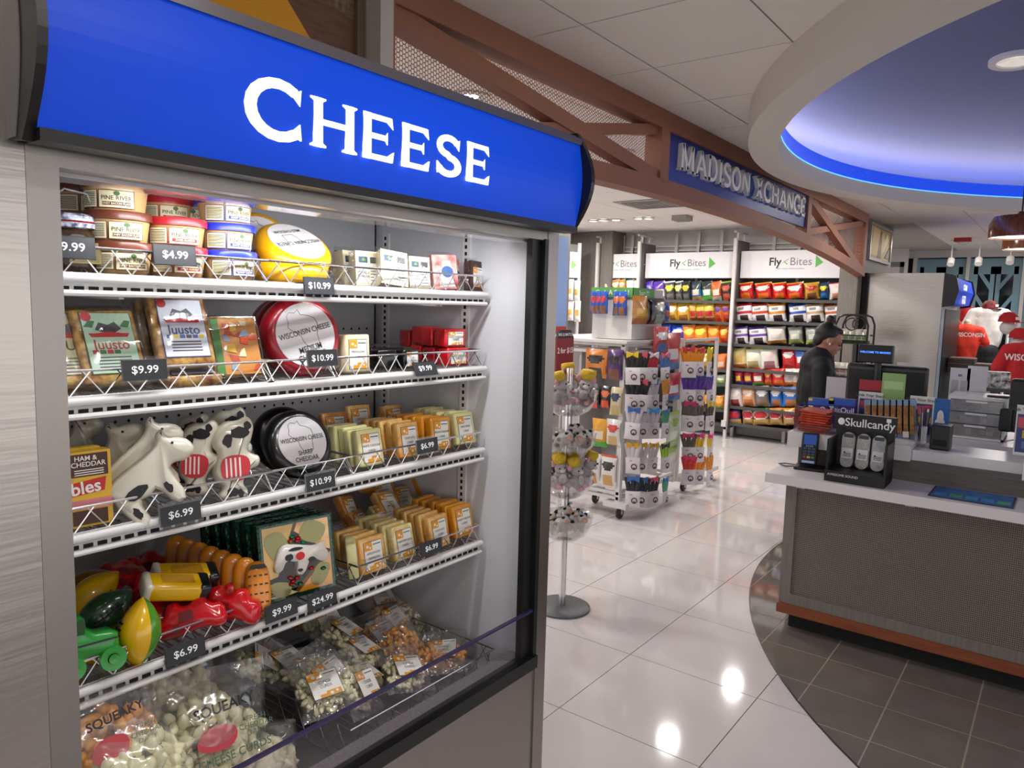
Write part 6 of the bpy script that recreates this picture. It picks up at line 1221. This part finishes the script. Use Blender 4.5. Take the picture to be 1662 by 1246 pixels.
# ================================================================== CASHIER
def remesh(o,v=.014):
    m=o.modifiers.new('surface','REMESH'); m.mode='VOXEL'; m.voxel_size=v; m.use_smooth_shade=True; s=o.modifiers.new('soft','SMOOTH'); s.iterations=4; s.factor=.5; return o
def limb(mb,pts):
    for (a,ra),(b,rb) in zip(pts,pts[1:]):
        a=Vector(a);b=Vector(b); n=max(2,int((b-a).length/(min(ra,rb)*.5)))
        for k in range(n+1): t=k/n; mb.ball(tuple(a.lerp(b,t)),ra+(rb-ra)*t,0,None,12,8)
pb=AX(1328,600,5.62); pr=thing('person','person in black jacket with hair in a bun, looking down at the register','person',(5.62,pb.y,0),(0,0,math.atan2(-.88,.48)))
M_skin=mat('brown skin','a8745c',0.5); M_cloth=mat('black clothing','0e0e10',0.75); M_hair=mat('dark hair','120d0c',0.5,bump=.4,bscale=120)
HD=T(.055,0,1.455)@R(.40,'Y')
mb=MB(); mb.ball((-.008,0,.022),(.092,.074,.088),0,HD,14,10); mb.ball((.036,0,-.046),(.058,.054,.062),0,HD,14,10); mb.ball((.062,0,-.094),(.024,.030,.020),0,HD); mb.ball((.099,0,-.026),(.016,.012,.024),0,HD); mb.ball((.072,0,.014),(.024,.050,.022),0,HD); mb.ball((.086,0,-.066),(.012,.022,.010),0,HD); limb(mb,[((-.01,0,1.28),.056),((.02,0,1.40),.052)])
for s in (-1,1): mb.ball((-.004,s*.075,-.016),(.017,.010,.029),0,HD)
for s in (-1,1): limb(mb,[((.0,s*.15,1.24),.05),((-.01,s*.19,1.02),.042),((.20,s*.13,.99),.034),((.235,s*.12,.985),.028)]); mb.ball((.27,s*.115,.98),(.040,.034,.016))
for s in (-1,1):
    for f in range(4): limb(mb,[((.30,s*.115+(f-1.5)*.017,.982),.0095),((.335,s*.115+(f-1.5)*.019,.972),.009),((.355,s*.115+(f-1.5)*.019,.955),.008)])
    limb(mb,[((.265,s*.085,.985),.011),((.30,s*.070,.975),.009)])
limb(mb,[((.0,0,1.26),.10),((0,0,.9),.11)])
for s in (-1,1): limb(mb,[((0,s*.075,.88),.085),((.01,s*.085,.48),.058),((-.01,s*.085,.08),.042)]); mb.ball((.06,s*.085,.045),(.115,.045,.045))
bd=remesh(mb.build('body',M_skin,pr),.0085)
mb=MB(); limb(mb,[((-.01,0,1.27),.125),((.0,0,1.08),.140),((.0,0,.86),.150)]); 
for s in (-1,1): mb.ball((-.012,s*.10,1.265),(.082,.085,.072)); limb(mb,[((-.012,s*.155,1.235),.070),((-.02,s*.200,1.01),.060),((.19,s*.135,.99),.050)]); mb.ball((0,s*.07,1.10),(.135,.10,.2))
limb(mb,[((.0,0,1.33),.066),((.012,0,1.365),.060)])
remesh(mb.build('jacket',M_cloth,pr),.014)
mb=MB()
for s in (-1,1): limb(mb,[((0,s*.075,.88),.11),((.01,s*.085,.48),.075),((-.01,s*.085,.10),.062)])
remesh(mb.build('trousers',M_cloth,pr),.016)
mb=MB(); mb.ball((-.024,0,.036),(.090,.081,.083),0,HD,16,10); mb.ball((.030,0,.082),(.046,.060,.030),0,HD); mb.ball((-.062,0,-.020),(.040,.060,.062),0,HD); mb.ball((-.050,0,.140),(.034,.038,.030),0,HD); mb.ball((-.044,0,.115),.026,0,HD); remesh(mb.build('hair',M_hair,pr),.009)
for s in (-1,1): MB().ball((.084,s*.030,-.010),(.007,.011,.005),0,HD).build('eye',col('1a1412'),pr); MB().ball((.090,s*.030,.014),(.006,.016,.0035),0,HD).build('eyebrow',M_hair,pr)
MB().ball((.097,0,-.068),(.006,.017,.004),0,HD).build('lips',col('7a3c38'),pr)
MB().ball((.004,-.082,-.030),(.006,.005,.010),0,HD).build('earbud',col('e0e0e0'),pr)
mb=MB()
for s in (-1,1): mb.ball((.06,s*.085,.04),(.125,.052,.045))
remesh(mb.build('shoes',M_black,pr),.016)
# wire rack behind the cashier
wr=WT('wire_rack','black wire rack with small packets behind the cashier','rack',(8.0,1.85,0)); a=AX(1360,560,8.0); b=AX(1412,560,8.0); ya,yb=a.y,b.y; zt=AX(1385,511,8.0).z
for x in (7.85,8.15):
    wr.add('hoop',MB().tube([(x,ya,0),(x,ya,zt-.10),(x,ya-.03,zt-.02),(x,ya-.08,zt),(x,yb+.08,zt),(x,yb+.03,zt-.02),(x,yb,zt-.10),(x,yb,0)],.010,6),M_black,True)
    wr.add('scroll',MB().tube([(x,(ya+yb)/2+.06*math.cos(t/12*2*PI),zt-.09+.06*math.sin(t/12*2*PI)) for t in range(12)],.006,5,0,True),M_black,True)
for k,z in enumerate((zt-.28,zt-.62,zt-.95,.55)):
    wr.add('wire_tray',MB().tube([(7.83,ya,z+.08),(7.83,yb,z+.08),(8.17,yb,z+.08),(8.17,ya,z+.08)],.007,5,0,True).tube([(7.83,ya,z),(7.83,yb,z)],.007,5).box(7.84,8.16,yb,ya,z-.004,z),M_black)
    for q in range(5):
        y=yb+(ya-yb)*(q+.5)/5; o=link('rack_packet',bag_mesh(.09,.14,.05,*[('b8b4a8','a8a498','6c7c5c','4c5c3c'),('b8a89c','c8c4b8','8a6c5c','c8b8a8'),('8aa87c','6c9c5c','d8d4c0','5c8c4c'),('b8a898','a89888','8a7c6c','6c5c4c')][k],'split'),None,(7.90,y,z+.002),(0,0,-PI/2)); tag(o,f'small packet, {ORD[q]} from right, {["top","second","third","lowest"][k]} tray of the black wire rack','packet','packets in the black wire rack')
# ================================================================== BEYOND THE COUNTER
f2=WT('drinks_case','second stainless case with blue lit sign seen from its plain side','cooler case',(9.8,1.5,0))
f2.add('side_panel',MB().box(9.0,9.02,1.13,1.88,0,2.10),M_steel_h); f2.add('body',MB().box(9.02,10.6,1.16,1.90,0,2.09),M_steel); f2.add('front_stile',MB().box(9.02,10.6,1.125,1.16,.0,1.72),mat('pale blue door strip','9fb0c8',0.35)); f2.add('door_gap',MB().box(9.25,10.55,1.118,1.126,.1,1.72),M_black)
pr_=[(1.13,1.74),(1.02,1.76),(.985,1.92),(1.02,2.07),(1.13,2.10)]; f2.add('canopy_cap',MB().prism(pr_,8.995,9.03,0,MxL),M_black); f2.add('canopy_cap',MB().prism(pr_,10.57,10.62,0,MxL),M_black); f2.add('canopy_face',MB().prism([(1.12,1.765),(1.035,1.78),(1.0,1.92),(1.035,2.055),(1.12,2.09)],9.03,10.57,0,MxL),M_glow)
mb=MB(); mb.text('GRAB',.13,T(9.75,1.005,1.95)@FX90,0,bold=.02); mb.text('& GO',.13,T(9.75,1.010,1.83)@FX90,0,bold=.02); f2.add('sign_lettering',mb,M_let)
f2.add('gap_shade',MB().box(8.93,9.0,1.86,1.91,0,2.1),M_blackm)  # matt black strip standing in for the shade between case and pier
def torso(name,label,base,h,c,yaw,txt=None,txt_col='e8e0e0',stand=True,hd=None,sleeves=True,scale=1.0):
    o=thing(name,label,'mannequin',base,(0,0,yaw)); s=scale; mb=MB(); z0=h
    limb(mb,[((0,0,z0+.05*s),.135*s),((0,0,z0+.28*s),.125*s),((0,0,z0+.48*s),.13*s)])
    for g in (-1,1):
        mb.ball((0,g*.12*s,z0+.50*s),(.10*s,.11*s,.08*s)); mb.ball((0,g*.07*s,z0+.25*s),(.13*s,.12*s,.30*s))
        if sleeves: limb(mb,[((0,g*.19*s,z0+.49*s),.075*s),((-.03*s,g*.27*s,z0+.30*s),.072*s)])
    remesh(mb.build('garment',c,o),.02); mb=MB(); limb(mb,[((0,0,z0+.52*s),.052*s),((0,0,z0+.62*s),.048*s)]); mb.build('neck',hd or mat('pale mannequin','cfc2a4',0.4),o,True)
    if stand: MB().cyl((0,0,0),(0,0,z0),.02,8).build('pole',M_chrome,o); MB().lathe([(0,0),(.14,0),(.14,.012),(0,.016)],20).build('base',M_chrome,o)
    if txt: mb=MB(); mb.text(txt,.095*s,T(-.17*s,0,z0+.42*s)@FXW,0,bold=.02,sx=.85); mb.build('lettering',col(txt_col),o)
    return o
M_redcl=mat('red cotton','b0161e',0.8,bump=.3,bscale=12); M_orcl=mat('bright red-orange cotton','d8331c',0.8,bump=.3,bscale=12); M_wcl=mat('white jacket','dfe0da',0.7,bump=.4,bscale=9)
def at_far(px,py,X): q=AX(px,py,X); return q
q=at_far(1568,545,10.9); torso('shirt_form','orange-red WISCONSIN shirt on a small torso form',(10.9,q.y,0),AX(1568,585,10.9).z,M_orcl,.35,'WISCONSIN',scale=.78)
q=at_far(1604,525,11.6); jf=torso('jacket_form','white zip jacket on a tall torso form',(11.6,q.y,0),AX(1604,560,11.6).z-.05,M_wcl,.2,None,scale=.95); q2=AX(1604,565,11.6); mb=MB(); limb(mb,[((-.02,0,q2.z-.05),.15),((-.02,0,q2.z-.25),.14)]); remesh(mb.build('trousers',M_cloth,jf),.02)
q=at_far(1668,600,8.6); torso('jersey_form','large red WISCONSIN shirt hanging at the right picture edge',(8.6,q.y,0),AX(1645,642,8.6).z,M_redcl,.1,'WISCONSIN',hd=M_black,scale=.9)
q=at_far(1553,550,11.3); torso('dark_shirt_form','dark red shirt half hidden behind the orange-red one',(11.3,q.y+.12,0),AX(1553,560,11.3).z,M_redcl,.3,None,scale=.6)
def cap_hat(px,py,X,label,c,bean=False,yaw=-1.0,pole=True):
    p=AX(px,py,X); o=thing('beanie' if bean else 'cap',label,'hat',(X,p.y,p.z),(0,0,yaw)); 
    if bean: MB().lathe([(.0,.19),(.04,.18),(.085,.12),(.10,.04),(.105,.0),(.105,-.05),(.10,-.05)],18).build('knit_crown',mat('red knit','a8121e',0.9,bump=.6,bscale=90),o,True); MB().ball((0,0,.20),.038).build('pompom',mat('red yarn','b01824',0.95,bump=.8,bscale=90),o,True); MB().lathe([(.108,-.06),(.112,-.05),(.112,-.01),(.107,0)],18,cap=False).build('cuff',mat('red knit','a8121e'),o,True)
    else: MB().lathe([(0,.105),(.05,.095),(.088,.05),(.098,0),(.096,-.002)],18).build('crown',c,o,True); MB().prism([(-.085,-.03),(-.08,-.12),(0,-.16),(.08,-.12),(.085,-.03)],-.008,.0,0).build('visor',c,o); MB().box(-.03,.03,-.098,-.094,.02,.05).build('badge',col('e0dcdc'),o)
    if pole: MB().cyl((0,0,-p.z),(0,0,-.03),.015,6).build('stand_pole',M_chrome,o)
    MB().ball((0,0,-.06),(.075,.085,.075)).build('head_form',mat('white head form','d8d4d0',0.5),o,True)
cap_hat(1637,522,9.2,'red cap on a head form right of the white jacket',M_redcl,yaw=-.6); cap_hat(1606,500,11.6,'dark red patterned cap above the white jacket',mat('patterned red cap','8a1820',0.8,noise='2a1216',nscale=30),yaw=-.5,pole=False); cap_hat(1568,515,11.8,'red knit beanie with pompom behind the orange-red shirt',None,True); cap_hat(1655,548,9.0,'second red cap at the right picture edge',M_redcl,yaw=-.6)
# folded clothes on a table
tb=WT('clothing_table','dark display table under the folded clothes','table',(10.0,.9,0)); a=AX(1542,600,10.0); b=AX(1625,600,10.0); tz=a.z; tb.add('top',MB().box(9.6,10.5,b.y-.1,min(a.y,1.05),tz-.05,tz),mat('dark table','4a4340',0.6))
for x,y in ((9.65,min(a.y,1.05)-.04),(10.45,min(a.y,1.05)-.04),(9.65,b.y-.05),(10.45,b.y-.05)): tb.add('leg',MB().box(x-.03,x+.03,y-.03,y+.03,0,tz-.05),MATS['dark table'])
for s_,(px,n) in enumerate(((1561,6),(1600,4))):
    y=AX(px,595,9.8).y
    for k in range(n): o=MB().rbox(.30,.26,.026,.010,0).build('folded_garment',mat(f'folded brown cloth {k%2}',['5c504c','6c5e58'][k%2],0.9),None,True,(9.82,y,tz+.014+.027*k)); tag(o,f'folded brown garment, {ORD[k]} from the bottom of the {["taller left","shorter right"][s_]} stack','folded garment','folded garments on the table')
p=AX(1620,615,7.6); o=thing('patterned_box','black and white patterned box below the red shirt','box',(7.6,p.y,p.z-.08),(0,0,-PI/2+.2)); MB().box(-.09,.09,0,.12,0,.14).build('carton',mat('black and white print','1c1c1e',0.5,noise='e0e0e0',nscale=25),o); MB().box(-.18,.2,-.03,.4,-.03,0).build('shelf_board',M_shelfd,o); MB().cyl((0,.15,-(p.z-.08)),(0,.15,-.03),.03,8).build('pedestal',M_shelfd,o)
# pendant lamps
for k,(px,py,X,r_) in enumerate(((1655,386,6.6,.20),(1668,405,8.2,.20))):
    p=AX(px,py,X); o=thing('pendant_lamp',['brown drum pendant lamp near the right picture edge','brown drum pendant lamp behind the nearer pendant'][k],'lamp',(X,p.y,p.z)); MB().lathe([(r_,0),(r_*1.0,.10),(r_*.86,.155),(.03,.17),(.02,.19),(0,.19)],32,cap=False).build('shade',mat('glossy brown shade','6a3a26',0.18,coat=.6,noise='8a5434',nscale=8,stretch=(8,8,1)),o,True); MB().lathe([(0,.012),(r_*.97,.012)],32,cap=False).build('diffuser',mat('lit diffuser','ffffff',0.5,emit='fff2e0',estr=2.5),o); MB().cyl((0,0,.18),(0,0,(CEIL if k else 2.9)-p.z),.006,6).build('cord',M_black,o)
# fire strobe and track heads
p=AZ(1563,386,CEIL); o=thing('fire_strobe','red fire alarm strobe on the ceiling beyond the pier','alarm',(p.x,p.y,CEIL)); MB().box(-.06,.06,-.10,.10,-.05,-.001).build('housing',col('b01c20'),o); MB().ball((0,0,-.06),(.05,.08,.025)).build('strobe_lens',col('d8d4d0',.2),o,True)
for k,(px,py) in enumerate(((1544,421),(1589,420),(1640,418))):
    p=AX(px,py,13.0); o=thing('track_spot',f'white ceiling spotlight, {ORD[k]} from left before the glass doors','spotlight',(13.0,p.y,p.z)); MB().cyl((0,0,.0),(-.06,0,-.08),.05,12).build('head',M_whitep,o,True); MB().cyl((0,0,0),(0,0,CEIL-p.z),.01,6).build('stem',M_whitep,o)
